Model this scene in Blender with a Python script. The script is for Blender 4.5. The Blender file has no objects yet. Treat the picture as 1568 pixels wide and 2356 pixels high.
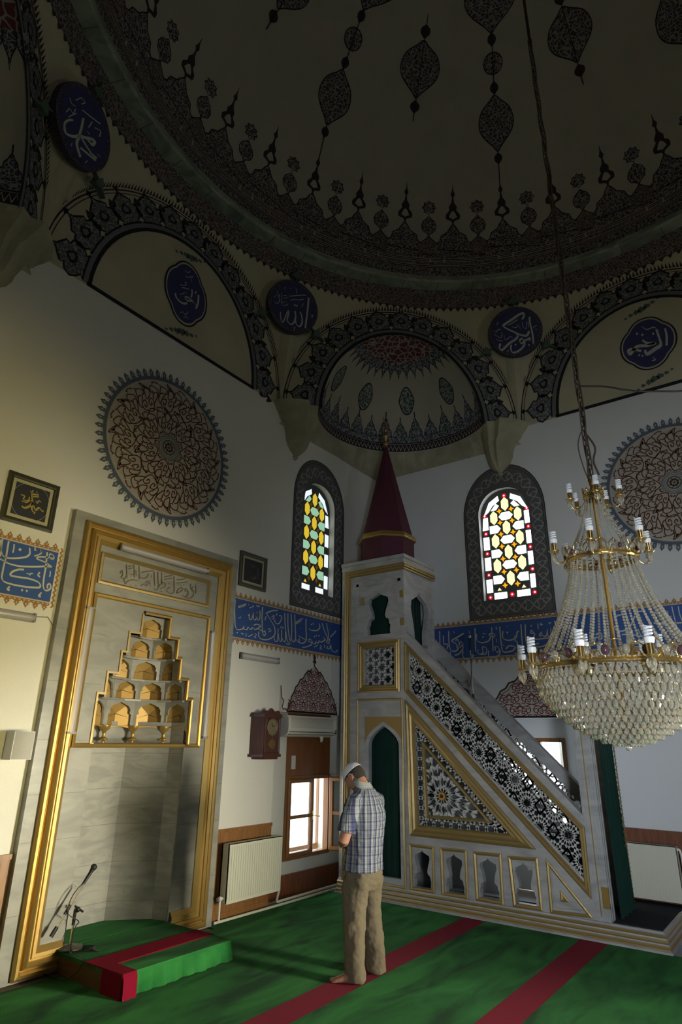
import bpy, math, random
from math import sin, cos, pi, radians as rad, sqrt, atan2, hypot
from mathutils import Vector, Matrix
from mathutils.geometry import tessellate_polygon
random.seed(7)
V = Vector
SC = bpy.context.scene
COL = SC.collection
# ------------------------------------------------------------------ camera
FPX, CX, CY, CH = 1413.43, 784.0, 1178.0, 1.75
YAW, PIT, ROL = 0.934160, 0.355848, 0.0140104
_f = V((sin(YAW)*cos(PIT), cos(YAW)*cos(PIT), sin(PIT)))
_r0 = V((cos(YAW), -sin(YAW), 0)); _u0 = _r0.cross(_f)
_r = _r0*cos(ROL)+_u0*sin(ROL); _u = -_r0*sin(ROL)+_u0*cos(ROL)
CAM = V((0, 0, CH))
cd = bpy.data.cameras.new('camera'); cam = bpy.data.objects.new('camera', cd); COL.objects.link(cam)
cam.matrix_world = Matrix(((_r.x, _u.x, -_f.x, 0), (_r.y, _u.y, -_f.y, 0), (_r.z, _u.z, -_f.z, CH), (0, 0, 0, 1)))
cd.sensor_fit = 'VERTICAL'; cd.sensor_height = 36.0; cd.lens = FPX/2356*36.0; cd.clip_start = 0.05; cd.clip_end = 200
SC.camera = cam
# ------------------------------------------------------------------ world, exposure, lamps
SC.view_settings.view_transform = 'Standard'; SC.view_settings.look = 'None'; SC.view_settings.gamma = 1
SC.view_settings.exposure = 0.0
try: SC.view_settings.use_curve_mapping = False
except Exception: pass
W = bpy.data.worlds.new('daylight'); SC.world = W; W.use_nodes = True
W.node_tree.nodes['Background'].inputs[0].default_value = (0.93, 0.97, 1.0, 1)
W.node_tree.nodes['Background'].inputs[1].default_value = 4.5
def area(name, loc, target, sx, sy, power, col, spread=180):
    d = bpy.data.lights.new(name, 'AREA'); d.shape = 'RECTANGLE'; d.size = sx; d.size_y = sy
    d.energy = power; d.color = col; d.spread = rad(spread)
    o = bpy.data.objects.new(name, d); COL.objects.link(o); o.location = loc
    o.rotation_euler = (V(target)-V(loc)).to_track_quat('-Z', 'Y').to_euler(); return o
# low windows of the two walls behind the camera, and an added lamp for floor bounce
area('south_window_and_bounce', (5.6, -3.36, 1.25), (2.9, 5.3, .7), 1.1, 1.5, 92, (1.0, .92, .70), 46)
area('south_window_and_bounce', (2.1, -3.36, .75), (1.8, 5.3, 2.5), 1.1, .8, 18, (1.0, .80, .30), 38)  # added lamp standing in for yellow bounce off a sunlit floor patch
area('daylight_west_window', (-.42, -1.3, 1.35), (8.2, 2.2, 1.7), 1.1, 1.5, 62, (.82, .89, 1.0), 68)
# added upward fill for the dome, from stained glass windows assumed by symmetry
area('dome_fill_south', (6.42, -3.36, 4.2), (4.5, 2.5, 6.5), .55, 1.1, 17, (1.0, .96, .92), 170)
area('dome_fill_west', (-.42, -2.0, 4.2), (4.5, 1.5, 6.5), .55, 1.1, 17, (1.0, .96, .92), 170)
# openings that let the sky in
for nm, lc, tg, sx, sy in (('sky_portal_east', (8.72, 3.0, 1.15), (0, 3.0, 1.15), 1.0, 1.3), ('sky_portal_north', (6.75, 5.62, .95), (6.75, 0, .95), 1.2, 1.2)):
    o = area(nm, lc, tg, sx, sy, 1, (1, 1, 1)); o.data.cycles.is_portal = True
# ------------------------------------------------------------------ pixel -> place
def ray(u, v): return _r*((u-CX)/FPX)-_u*((v-CY)/FPX)+_f
def onP(u, v, p0, n):
    d = ray(u, v); return CAM+d*((V(p0)-CAM).dot(n)/d.dot(n))
YA, XB = 5.32, 8.26
def PA(u, v, y=YA): return onP(u, v, (0, y, 0), V((0, 1, 0)))
def PB(u, v, x=XB): return onP(u, v, (x, 0, 0), V((1, 0, 0)))
def PZ(u, v, z=0): return onP(u, v, (0, 0, z), V((0, 0, 1)))
# ------------------------------------------------------------------ materials
MT = {}
def mat(name, col, rough=.6, metal=0, bump=0, bscale=40, var=0, vscale=3, trans=0, ior=1.5, emit=0, coat=0, sheen=0, alpha=1):
    if name in MT: return MT[name]
    m = bpy.data.materials.new(name); m.use_nodes = True; nt = m.node_tree; b = nt.nodes['Principled BSDF']
    b.inputs['Base Color'].default_value = (*col, 1); b.inputs['Roughness'].default_value = rough; b.inputs['Metallic'].default_value = metal
    if rough >= .8: b.inputs['Specular IOR Level'].default_value = .15
    if trans: b.inputs['Transmission Weight'].default_value = trans; b.inputs['IOR'].default_value = ior
    if coat: b.inputs['Coat Weight'].default_value = coat
    if sheen: b.inputs['Sheen Weight'].default_value = sheen
    if emit: b.inputs['Emission Color'].default_value = (*col, 1); b.inputs['Emission Strength'].default_value = emit
    if alpha < 1: b.inputs['Alpha'].default_value = alpha
    if bump or var:
        tc = nt.nodes.new('ShaderNodeTexCoord')
    if bump:
        n = nt.nodes.new('ShaderNodeTexNoise'); n.inputs['Scale'].default_value = bscale; n.inputs['Detail'].default_value = 4
        nt.links.new(tc.outputs['Object'], n.inputs['Vector'])
        bp = nt.nodes.new('ShaderNodeBump'); bp.inputs['Strength'].default_value = bump; bp.inputs['Distance'].default_value = .01
        nt.links.new(n.outputs['Fac'], bp.inputs['Height']); nt.links.new(bp.outputs['Normal'], b.inputs['Normal'])
    if var:
        n2 = nt.nodes.new('ShaderNodeTexNoise'); n2.inputs['Scale'].default_value = vscale; n2.inputs['Detail'].default_value = 5
        nt.links.new(tc.outputs['Object'], n2.inputs['Vector'])
        mx = nt.nodes.new('ShaderNodeMix'); mx.data_type = 'RGBA'
        mx.inputs[6].default_value = (*[c*(1-var) for c in col], 1); mx.inputs[7].default_value = (*[min(1, c*(1+var)) for c in col], 1)
        nt.links.new(n2.outputs['Fac'], mx.inputs[0]); nt.links.new(mx.outputs[2], b.inputs['Base Color'])
    MT[name] = m; return m
def ramp(nt, stops):
    r = nt.nodes.new('ShaderNodeValToRGB'); e = r.color_ramp.elements
    while len(e) > 1: e.remove(e[-1])
    e[0].position = stops[0][0]; e[0].color = (*stops[0][1], 1)
    for p, c in stops[1:]:
        x = e.new(p); x.color = (*c, 1)
    return r
def mat_arab(name, dark, light, scale=22, thr=.06, mid=None, rough=.7):
    """painted scrollwork: light winding stems on a dark ground"""
    if name in MT: return MT[name]
    m = mat(name, dark, rough); nt = m.node_tree; b = nt.nodes['Principled BSDF']
    tc = nt.nodes.new('ShaderNodeTexCoord')
    nz = nt.nodes.new('ShaderNodeTexNoise'); nz.inputs['Scale'].default_value = scale*.45; nz.inputs['Detail'].default_value = 1
    nt.links.new(tc.outputs['Object'], nz.inputs['Vector'])
    va = nt.nodes.new('ShaderNodeVectorMath'); va.operation = 'MULTIPLY_ADD'; va.inputs[1].default_value = (.11, .11, .11)
    nt.links.new(nz.outputs['Color'], va.inputs[0]); nt.links.new(tc.outputs['Object'], va.inputs[2])
    vo = nt.nodes.new('ShaderNodeTexVoronoi'); vo.feature = 'DISTANCE_TO_EDGE'; vo.inputs['Scale'].default_value = scale
    nt.links.new(va.outputs[0], vo.inputs['Vector'])
    st = [(0, light), (thr, light), (thr+.03, dark)]
    if mid: st += [(.28, dark), (.31, mid)]
    r = ramp(nt, st)
    nt.links.new(vo.outputs['Distance'], r.inputs[0]); nt.links.new(r.outputs[0], b.inputs['Base Color'])
    return m
def mat_marble(name, base, vein, scale=3.0, rough=.35):
    if name in MT: return MT[name]
    m = mat(name, base, rough); nt = m.node_tree; b = nt.nodes['Principled BSDF']
    tc = nt.nodes.new('ShaderNodeTexCoord')
    n = nt.nodes.new('ShaderNodeTexNoise'); n.inputs['Scale'].default_value = scale; n.inputs['Detail'].default_value = 8; n.inputs['Distortion'].default_value = 1.2
    mp = nt.nodes.new('ShaderNodeMapping'); mp.inputs['Rotation'].default_value = (.5, .4, .6); mp.inputs['Scale'].default_value = (1, 1, 3.2)
    nt.links.new(tc.outputs['Object'], mp.inputs[0]); nt.links.new(mp.outputs[0], n.inputs['Vector'])
    r = ramp(nt, [(.3, vein), (.46, tuple((a+c)/2 for a, c in zip(base, vein))), (.56, base), (.8, tuple(min(1, c*1.12) for c in base))])
    nt.links.new(n.outputs['Fac'], r.inputs[0]); nt.links.new(r.outputs[0], b.inputs['Base Color']); return m
def mat_wood(name, c1, c2, axis='Z', scale=6, rough=.35):
    if name in MT: return MT[name]
    m = mat(name, c1, rough, coat=.2); nt = m.node_tree; b = nt.nodes['Principled BSDF']
    tc = nt.nodes.new('ShaderNodeTexCoord'); mp = nt.nodes.new('ShaderNodeMapping')
    mp.inputs['Scale'].default_value = {'Z': (9, 9, .7), 'X': (.7, 9, 9), 'Y': (9, .7, 9)}[axis]
    n = nt.nodes.new('ShaderNodeTexNoise'); n.inputs['Scale'].default_value = scale; n.inputs['Detail'].default_value = 6; n.inputs['Distortion'].default_value = .6
    nt.links.new(tc.outputs['Object'], mp.inputs[0]); nt.links.new(mp.outputs[0], n.inputs['Vector'])
    r = ramp(nt, [(.3, c2), (.7, c1)]); nt.links.new(n.outputs['Fac'], r.inputs[0]); nt.links.new(r.outputs[0], b.inputs['Base Color']); return m
PLASTER = mat('wall_plaster', (.66, .655, .60), .9, bump=.25, bscale=60, var=.05, vscale=1.3)
PLASTER_B = mat('wall_plaster_white', (.64, .655, .66), .9, bump=.25, bscale=60, var=.05, vscale=1.3)
FIELD = mat('dome_field_paint', (.38, .36, .30), .92, bump=.2, bscale=50, var=.12, vscale=2.2)
FIELD2 = mat('pendentive_paint', (.44, .41, .29), .92, bump=.2, bscale=50, var=.14, vscale=2.5)
STAIN = mat('stained_corbel_plaster', (.33, .31, .22), .92, bump=.6, bscale=18, var=.35, vscale=5)
DARK = mat('dark_brown_paint', (.045, .03, .035), .85)
BLACKP = mat('black_outline_paint', (.022, .02, .024), .85)
GREYP = mat('grey_blue_paint', (.15, .16, .17), .85)
GREENP = mat('grey_green_paint', (.085, .12, .10), .85)
REDP = mat('dark_red_paint', (.13, .035, .035), .85)
BLUEC = mat('roundel_blue_paint', (.045, .05, .13), .8, var=.2, vscale=8)
BANDBLUE = mat('band_blue_paint', (.03, .085, .28), .75, var=.08, vscale=20)
LETTER = mat('letter_paint', (.45, .44, .38), .8)
LETTER2 = mat('band_letter_paint', (.50, .49, .40), .75)
OCHRE = mat('ochre_border_paint', (.32, .17, .055), .8)
PINKP = mat('pale_border_ground', (.50, .43, .36), .85)
GREENMARB = mat_marble('cornice_marble', (.24, .28, .22), (.12, .14, .11), 3, .6)
ARAB_DOME = mat_arab('dome_scroll_paint', (.035, .026, .032), (.24, .21, .20), 21, .085)
ARAB_BAND = mat_arab('ring_scroll_paint', (.045, .032, .034), (.2, .165, .15), 24, .09)
ARAB_LEAF = mat_arab('leaf_scroll_paint', (.055, .06, .065), (.25, .26, .24), 20, .07, mid=(.11, .11, .11))
ARAB_CONCH = mat_arab('conch_scroll_paint', (.04, .045, .055), (.26, .27, .28), 20, .08)
ARAB_RED = mat_arab('conch_red_scroll_paint', (.10, .018, .022), (.27, .25, .24), 11, .07)
MARBLE = mat_marble('white_grey_marble', (.40, .40, .395), (.30, .30, .30), 2.4)
MARBLE_M = mat_marble('mihrab_marble', (.29, .287, .25), (.215, .215, .195), 2.0, .3)
GOLD = mat('gold_paint', (.52, .345, .105), .36, .75, bump=.15, bscale=30)
GOLD_D = mat('dull_gold_paint', (.40, .29, .12), .42, .6, bump=.2, bscale=30)
GREENCLOTH = mat('green_velvet', (.006, .030, .022), .95, sheen=.12, bump=.3, bscale=90, var=.3, vscale=6)
WOOD = mat_wood('varnished_pine', (.30, .135, .035), (.19, .075, .018))
WOODR = mat_wood('reddish_wood', (.26, .09, .04), (.14, .045, .02))
WHITEP = mat('white_enamel', (.70, .69, .64), .35)
BLACKM = mat('black_metal', (.012, .012, .013), .4, .3)
CHROME = mat('chrome', (.7, .68, .6), .2, 1)
BRASS = mat('polished_brass', (.72, .52, .22), .18, 1)
# ------------------------------------------------------------------ mesh builder
def cr(pts, n=6, closed=False):
    """Catmull-Rom smoothing of a point list"""
    P = [V(p) for p in pts]; N = len(P); out = []
    if N < 3 and not closed: return [tuple(p) for p in P]
    rng = range(N if closed else N-1)
    for i in rng:
        p0 = P[(i-1) % N] if closed or i > 0 else P[0]*2-P[1]
        p1 = P[i]; p2 = P[(i+1) % N]
        p3 = P[(i+2) % N] if closed or i+2 < N else P[-1]*2-P[-2]
        for k in range(n):
            t = k/n
            out.append(tuple(.5*((2*p1)+(p2-p0)*t+(2*p0-5*p1+4*p2-p3)*t*t+(3*p1-p0-3*p2+p3)*t*t*t)))
    if not closed: out.append(tuple(P[-1]))
    return out
class G:
    def __init__(s): s.v = []; s.f = []; s.m = []; s.ms = []
    def mi(s, m):
        if m not in s.ms: s.ms.append(m)
        return s.ms.index(m)
    def add(s, vs, fs, m):
        b = len(s.v); s.v += [tuple(p) for p in vs]; i = s.mi(m)
        for f in fs: s.f.append([b+k for k in f]); s.m.append(i)
    def face(s, pts, m): s.add(pts, [list(range(len(pts)))], m)
    def box(s, x0, x1, y0, y1, z0, z1, m):
        s.add([(x, y, z) for z in (z0, z1) for x, y in ((x0, y0), (x1, y0), (x1, y1), (x0, y1))],
              [(0, 3, 2, 1), (4, 5, 6, 7), (0, 1, 5, 4), (1, 2, 6, 5), (2, 3, 7, 6), (3, 0, 4, 7)], m)
    def bar(s, a, b, w, h, m, up=(0, 0, 1)):
        a = V(a); b = V(b); d = (b-a).normalized(); u = V(up); x = d.cross(u)
        if x.length < 1e-4: x = d.cross(V((1, 0, 0)))
        x.normalize(); y = x.cross(d)
        q = [p+x*i*w/2+y*j*h/2 for p in (a, b) for i, j in ((-1, -1), (1, -1), (1, 1), (-1, 1))]
        s.add(q, [(0, 3, 2, 1), (4, 5, 6, 7), (0, 1, 5, 4), (1, 2, 6, 5), (2, 3, 7, 6), (3, 0, 4, 7)], m)
    def poly(s, loops, fn, m, h=0):
        """flat filled polygon (first loop outline, others holes) mapped by fn(s,t,h)"""
        if not isinstance(loops[0][0], (list, tuple, Vector)) or isinstance(loops[0][0], (int, float)): loops = [loops]
        fl = [p for l in loops for p in l]
        tr = tessellate_polygon([[V((p[0], p[1], 0)) for p in l] for l in loops])
        s.add([fn(p[0], p[1], h) for p in fl], [list(t) for t in tr], m)
    def prism(s, loops, fn, m, h0, h1, back=True):
        if isinstance(loops[0][0], (int, float)): loops = [loops]
        fl = [p for l in loops for p in l]; n = len(fl)
        tr = tessellate_polygon([[V((p[0], p[1], 0)) for p in l] for l in loops])
        fs = [list(t) for t in tr]
        if back: fs += [[i+n for i in reversed(t)] for t in tr]
        b = 0
        for l in loops:
            k = len(l)
            for i in range(k): fs.append([b+i, b+(i+1) % k, n+b+(i+1) % k, n+b+i])
            b += k
        s.add([fn(p[0], p[1], h1) for p in fl]+[fn(p[0], p[1], h0) for p in fl], fs, m)
    def tube(s, path, r, m, n=8, cap=True):
        P = [V(p) for p in path]; R = r if isinstance(r, (list, tuple)) else [r]*len(P); vs = []; pr = None
        for i, p in enumerate(P):
            d = (P[min(i+1, len(P)-1)]-P[max(i-1, 0)]).normalized()
            x = d.cross(V((0, 0, 1))) if pr is None else pr-d*pr.dot(d)
            if x.length < 1e-3: x = d.cross(V((1, 0, 0)))
            x.normalize(); pr = x; y = d.cross(x)
            for k in range(n): vs.append(p+(x*cos(2*pi*k/n)+y*sin(2*pi*k/n))*R[i])
        fs = [(i*n+k, i*n+(k+1) % n, (i+1)*n+(k+1) % n, (i+1)*n+k) for i in range(len(P)-1) for k in range(n)]
        if cap: fs += [list(range(n))[::-1], [(len(P)-1)*n+k for k in range(n)]]
        s.add(vs, fs, m)
    def lathe(s, prof, c, m, n=24, axis=None, a0=0, a1=2*pi):
        c = V(c); cl = abs(a1-a0-2*pi) < 1e-6; N = n if cl else n+1
        q = V((0, 0, 1)).rotation_difference(V(axis)) if axis else None
        vs = []
        for r, z in prof:
            for k in range(N):
                a = a0+(a1-a0)*k/n; p = V((r*cos(a), r*sin(a), z))
                if q: p.rotate(q)
                vs.append(c+p)
        fs = [(i*N+k, i*N+(k+1) % N, (i+1)*N+(k+1) % N, (i+1)*N+k) for i in range(len(prof)-1) for k in range(n)]
        s.add(vs, fs, m)
    def sph(s, c, r, m, n=8, sc=(1, 1, 1)):
        k = n//2+1
        prof = [(sin(pi*i/k), -cos(pi*i/k)) for i in range(k+1)]
        vs = []; fs = []
        for i, (a, z) in enumerate(prof):
            for j in range(n): vs.append((c[0]+r*sc[0]*a*cos(2*pi*j/n), c[1]+r*sc[1]*a*sin(2*pi*j/n), c[2]+r*sc[2]*z))
        for i in range(k):
            for j in range(n): fs.append((i*n+j, i*n+(j+1) % n, (i+1)*n+(j+1) % n, (i+1)*n+j))
        s.add(vs, fs, m)
    def ribbon(s, pts, w, fn, m, h=.003, closed=False, taper=False, pen=None):
        """flat painted stroke"""
        P = [V((p[0], p[1])) for p in pts]; N = len(P)
        if N < 2: return
        vs = []
        for i, p in enumerate(P):
            if closed: d = P[(i+1) % N]-P[i-1]
            else: d = P[min(i+1, N-1)]-P[max(i-1, 0)]
            if d.length < 1e-9: d = V((1, 0))
            d.normalize(); nn = V((-d.y, d.x)); ww = w[i] if isinstance(w, list) else w
            if taper: ww *= max(.12, sin(pi*(i+.35)/(N-.3))**.6)
            if pen is not None: ww *= .42+.58*abs(sin(atan2(d.y, d.x)-pen))
            for sg in (1, -1):
                q = p+nn*ww*.5*sg; vs.append(fn(q.x, q.y, h))
        fs = [(2*i, 2*i+1, (2*i+3) % (2*N), (2*i+2) % (2*N)) for i in range(N if closed else N-1)]
        s.add(vs, fs, m)
    def rib(s, a, b, w, fn, m, h0, h1):
        """solid straight rib in a plane, from a to b"""
        a = V(a[:2]); b = V(b[:2]); d = b-a
        if d.length < 1e-5: return
        d.normalize(); n = V((-d.y, d.x))*w/2; e = d*w*.25
        q = [a-e+n, a-e-n, b+e-n, b+e+n]
        s.add([fn(p.x, p.y, h1) for p in q]+[fn(p.x, p.y, h0) for p in q], [(0, 1, 2, 3), (7, 6, 5, 4), (0, 4, 5, 1), (1, 5, 6, 2), (2, 6, 7, 3), (3, 7, 4, 0)], m)
    def frame(s, loop, prof, fn, m, closed=True):
        """moulding: profile [(inset, height)] swept round a polygon with mitred corners"""
        P = [V((p[0], p[1])) for p in loop]; N = len(P)
        ar = sum(P[i].x*P[(i+1) % N].y-P[(i+1) % N].x*P[i].y for i in range(N))
        sg = 1 if ar > 0 else -1; off = []
        for i in range(N):
            if not closed and i in (0, N-1):
                e = (P[1]-P[0]) if i == 0 else (P[-1]-P[-2]); e.normalize(); off.append(V((-e.y, e.x))*sg); continue
            e0 = (P[i]-P[i-1]).normalized(); e1 = (P[(i+1) % N]-P[i]).normalized()
            n0 = V((-e0.y, e0.x))*sg; n1 = V((-e1.y, e1.x))*sg; b = n0+n1
            off.append(b/max(.15, b.dot(n0)) if b.length > 1e-6 else n0)
        K = len(prof)
        vs = [fn(P[i].x+off[i].x*a, P[i].y+off[i].y*a, h) for i in range(N) for a, h in prof]
        fs = [(i*K+k, ((i+1) % N)*K+k, ((i+1) % N)*K+k+1, i*K+k+1) for i in range(N if closed else N-1) for k in range(K-1)]
        s.add(vs, fs, m)
    def build(s, name, parent=None, smooth=False, loc=None, **tags):
        me = bpy.data.meshes.new(name)
        vs = s.v
        if loc is not None: lx, ly, lz = loc; vs = [(x-lx, y-ly, z-lz) for x, y, z in vs]
        me.from_pydata(vs, [], s.f)
        for m in s.ms: me.materials.append(m)
        me.polygons.foreach_set('material_index', s.m)
        if smooth:
            me.polygons.foreach_set('use_smooth', [True]*len(me.polygons)); me.set_sharp_from_angle(angle=.7)
        me.update(); o = bpy.data.objects.new(name, me); COL.objects.link(o)
        if loc is not None: o.location = loc
        if parent: put(o, parent)
        tag(o, **tags); return o
def put(o, parent):
    o.parent = parent; o.matrix_parent_inverse = MW(parent).inverted()
def MW(o):
    m = o.matrix_basis.copy()
    return MW(o.parent) @ o.matrix_parent_inverse @ m if o.parent else m
def tag(o, label=None, cat=None, group=None, kind=None):
    if label: o['label'] = label
    if cat: o['category'] = cat
    if group: o['group'] = group
    if kind: o['kind'] = kind
    return o
def thing(name, label, cat, loc, group=None):
    o = bpy.data.objects.new(name, None); COL.objects.link(o); o.location = loc; o.empty_display_size = .1
    return tag(o, label, cat, group)
def copy_tree(o, parent=None, loc=None):
    c = o.copy(); COL.objects.link(c)
    if parent: c.parent = parent
    if loc is not None: c.location = loc
    for ch in list(o.children): copy_tree(ch, c)
    return c
def fA(s, t, h=0): return V((s, YA-h, t))
def fB(s, t, h=0): return V((XB-h, s, t))
def lerp(a, b, t): return a+(b-a)*t
def smooth(a, b, x): x = min(1, max(0, (x-a)/(b-a))); return x*x*(3-2*x)
# scroll motif in a unit cell: u in [-1,1], v in [0,1]; every curve is mirrored by the caller
VINE = [[(0, 0), (-.35, .06), (-.62, .2), (-.55, .38), (-.25, .42), (-.12, .3), (-.25, .2), (-.38, .26)],
        [(-.6, .22), (-.85, .33), (-.95, .52), (-.72, .62), (-.5, .54), (-.58, .44)],
        [(-.92, .45), (-.9, .7), (-.62, .84), (-.35, .78), (-.3, .64), (-.45, .62)],
        [(0, .42), (-.2, .55), (-.18, .72), (0, .82)], [(-.62, .84), (-.8, .93), (-1, .98)],
        [(-.3, .68), (-.12, .86), (0, 1)], [(-1, .08), (-.82, .12), (-.7, .05)]]
LEAF = [((-.38, .26), .07), ((-.58, .44), .06), ((-.45, .62), .06), ((0, .82), .07), ((-.8, .93), .05), ((-.7, .05), .06), ((-.25, .42), .05), ((-.95, .52), .04)]
def vines(g, mp, w, fn, m, leafm=None, h=.004, n=5, both=True):
    for sg in ((1, -1) if both else (1,)):
        for c in VINE:
            g.ribbon([mp(x*sg, y) for x, y in cr(c, n)], w, fn, m, h)
        for (x, y), r in LEAF:
            a = [mp((x+r*.9*cos(t))*sg, y+r*sin(t)) for t in (0, 1.05, 2.1, 3.14, 4.2, 5.25)]
            g.poly(a, fn, leafm or m, h+.001)
# ================================================================== THE ROOM
KS = 1.0133
def kz(z): return 1.75+(z-1.75)*KS
RC = V((3.83*KS, .93*KS)); R0 = XB-RC.x            # room centre, half width
X0, Y0 = RC.x-R0, RC.y-R0
T22 = math.tan(rad(22.5)); HS = R0*T22             # half side of the octagon
ZS = kz(6.25); ZR = kz(8.12)
def oct(th):
    n = V((sin(rad(th)), cos(rad(th)))); t = V((cos(rad(th)), -sin(rad(th))))
    def fn(s, z, h=0):
        p = RC+n*(R0-h)+t*s; return V((p.x, p.y, z))
    return fn
def wall_with_holes(name, outline, holes, fn, m, th, **k):
    g = G(); g.prism([outline]+holes, fn, m, -th, 0); return g.build(name, kind='structure', **k)
# window geometry (inner face of the reveals)
SGA = dict(c=6.42, w=.235, zb=3.60, zt=4.78, za=5.03)      # stained glass in the north wall
SGB = dict(c=PB(1172, 1250).y, w=.28, zb=kz(3.55), zt=kz(4.72), za=kz(5.14))
def arch_loop(c, w, zb, zs, za, n=10, e=1.0):
    L = [(c-w, zb), (c+w, zb)]
    R = []
    for i in range(n+1):
        a = pi/2*i/n; R.append((w*cos(a)**.9 if i < n else 0, zs+(za-zs)*sin(a)**1.05))
    return L+[(c+x, z) for x, z in R]+[(c-x, z) for x, z in reversed(R[:-1])]
def a_(p): return (p.x, p.z)
def b_(p): return (p.y, p.z)
# --- stained glass outline from the photo
sgA_l = PA(703, 1240, YA+.10); 
xl = PA(683, 1240, YA+.12).x; xr = PA(752, 1262, YA+.12).x; zb = PA(712, 1364, YA+.12).z; zt = PA(713, 1118, YA+.12).z
SGA = dict(c=(xl+xr)/2, w=(xr-xl)/2, zb=zb, zs=zt-.30, za=zt)
yl = PB(1113, 1250, XB+.12).y; yr = PB(1228, 1250, XB+.12).y; zb = PB(1180, 1377, XB+.12).z; zt = PB(1156, 1132, XB+.12).z
SGB = dict(c=(yl+yr)/2, w=abs(yr-yl)/2, zb=zb, zs=zt-.36, za=zt)
LWA = dict(x0=PA(623, 1890).x, x1=PA(623, 1890).x+1.55, z1=kz(2.07))      # recess of the low window, north wall
LWB = dict(y0=2.05, y1=3.55, z1=PB(1250, 1651).z)
MI0, MI1 = 3.42, 4.46
holesA = [arch_loop(SGA['c'], SGA['w']+.02, SGA['zb']-.02, SGA['zs'], SGA['za']+.03),
          [(LWA['x0'], 0.0), (LWA['x1'], 0.0), (LWA['x1'], LWA['z1']), (LWA['x0'], LWA['z1'])],
          [(MI0-.1, 0.0), (MI1+.1, 0.0), (MI1+.1, 3.0), (MI0-.1, 3.0)]]
outA = [(X0-.5, -.02), (MI0-.1, -.02), (MI0-.1, 3.0), (MI1+.1, 3.0), (MI1+.1, -.02), (LWA['x0'], -.02), (LWA['x0'], LWA['z1']), (LWA['x1'], LWA['z1']), (LWA['x1'], -.02), (XB+.5, -.02), (XB+.5, 9.2), (X0-.5, 9.2)]
TH = .62
wallN = wall_with_holes('wall_north', outA, [holesA[0]], fA, PLASTER, TH)
outB = [(Y0-.5, -.02), (LWB['y0'], -.02), (LWB['y0'], LWB['z1']), (LWB['y1'], LWB['z1']), (LWB['y1'], -.02), (YA+.62, -.02), (YA+.62, 9.2), (Y0-.5, 9.2)]
wallE = wall_with_holes('wall_east', outB, [arch_loop(SGB['c'], SGB['w']+.02, SGB['zb']-.02, SGB['zs'], SGB['za']+.03)], fB, PLASTER_B, TH)
# the two walls behind the camera, with their low windows
def fW(s, t, h=0): return V((X0+h, s, t))
def fS(s, t, h=0): return V((s, Y0+h, t))
g = G(); g.prism([(Y0-.5, -.02), (YA+.5, -.02), (YA+.5, 9.2), (Y0-.5, 9.2)], fW, PLASTER, -TH, 0); g.build('wall_west', kind='structure')
g = G(); g.prism([(X0-.5, -.02), (XB+.5, -.02), (XB+.5, 9.2), (X0-.5, 9.2)], fS, PLASTER, -TH, 0); g.build('wall_south', kind='structure')
for i, (fn, c) in enumerate(((fS, 5.6), (fS, 2.1), (fW, -1.3))):
    g = G(); pane = mat('frosted_pane', (.75, .8, .85), .5)
    g.prism([(c-.6, .35), (c+.6, .35), (c+.6, 2.0), (c-.6, 2.0)], fn, pane, .0, .012)
    w = g.build('window_%d' % (i+3), kind='structure')
    g = G(); g.frame([(c-.66, .29), (c+.66, .29), (c+.66, 2.06), (c-.66, 2.06)], [(0, 0), (0, .03), (.07, .03), (.07, 0)], fn, WOOD); g.build('window_frame', w)
# ---------------- ceiling: dome, ring, arches, squinches
ceil = None
DO = V((RC.x, RC.y, kz(8.5))); RD = 4.05*KS
def fD(az, el, h=0):
    a = rad(az); e = rad(el); r = RD-h
    return V((DO.x+r*cos(e)*sin(a), DO.y+r*cos(e)*cos(a), DO.z+r*sin(e)))
g = G(); NA, NE = 96, 24
vs = [fD(360*i/NA, -1+91*j/NE) for j in range(NE+1) for i in range(NA)]
fs = [(j*NA+i, j*NA+(i+1) % NA, (j+1)*NA+(i+1) % NA, (j+1)*NA+i) for j in range(NE) for i in range(NA)]
g.add(vs, fs, FIELD)
# outer skin so that the dome has thickness
vs = [fD(360*i/48, -4+94*j/12, -.35) for j in range(13) for i in range(48)]
g.add(vs, [(j*48+i, j*48+(i+1) % 48, (j+1)*48+(i+1) % 48, (j+1)*48+i) for j in range(12) for i in range(48)], FIELD)
ceil = g.build('ceiling', smooth=True, kind='structure')
AZ = (-75, 150)
def band(g, e0, e1, m, h=.004, az=AZ, st=3):
    a = az[0]
    while a < az[1]:
        g.face([fD(a, e0, h), fD(a+st, e0, h), fD(a+st, e1, h), fD(a, e1, h)], m); a += st
g = G(); band(g, .2, 2.7, ARAB_DOME)
for e0, e1, m in ((2.75, 3.0, DARK), (3.15, 3.4, DARK), (3.55, 4.35, ARAB_BAND), (4.5, 4.75, DARK), (4.9, 5.15, DARK)): band(g, e0, e1, m)
g.build('painted_ring_border', ceil)
def shp(g, az, pts, m, h=.004, sx=1.0):
    g.poly([(az+x*sx/cos(rad(min(y, 70))), y) for x, y in pts], fD, m, h)
def outl(g, az, pts, w, m, h=.006, closed=True):
    g.ribbon([(az+x/cos(rad(min(y, 70))), y) for x, y in pts], w, fD, m, h, closed)
def mir(half): return half+[(-x, y) for x, y in reversed(half) if abs(x) > 1e-6]
CREST = mir([(0, 5.3), (5.6, 5.3), (5.4, 6.6), (4.5, 7.6), (4.2, 8.8), (3.1, 9.6), (2.7, 11.0), (1.3, 11.9), (.75, 12.9), (.25, 13.6), (0, 14)])
LEAFU = mir([(0, 13.6), (.35, 14.6), (1.5, 15.0), (1.7, 16.0), (.8, 17.0), (.9, 17.9), (.3, 18.9), (.15, 20), (.5, 20.7), (.15, 21.6), (0, 23.2)])
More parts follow.
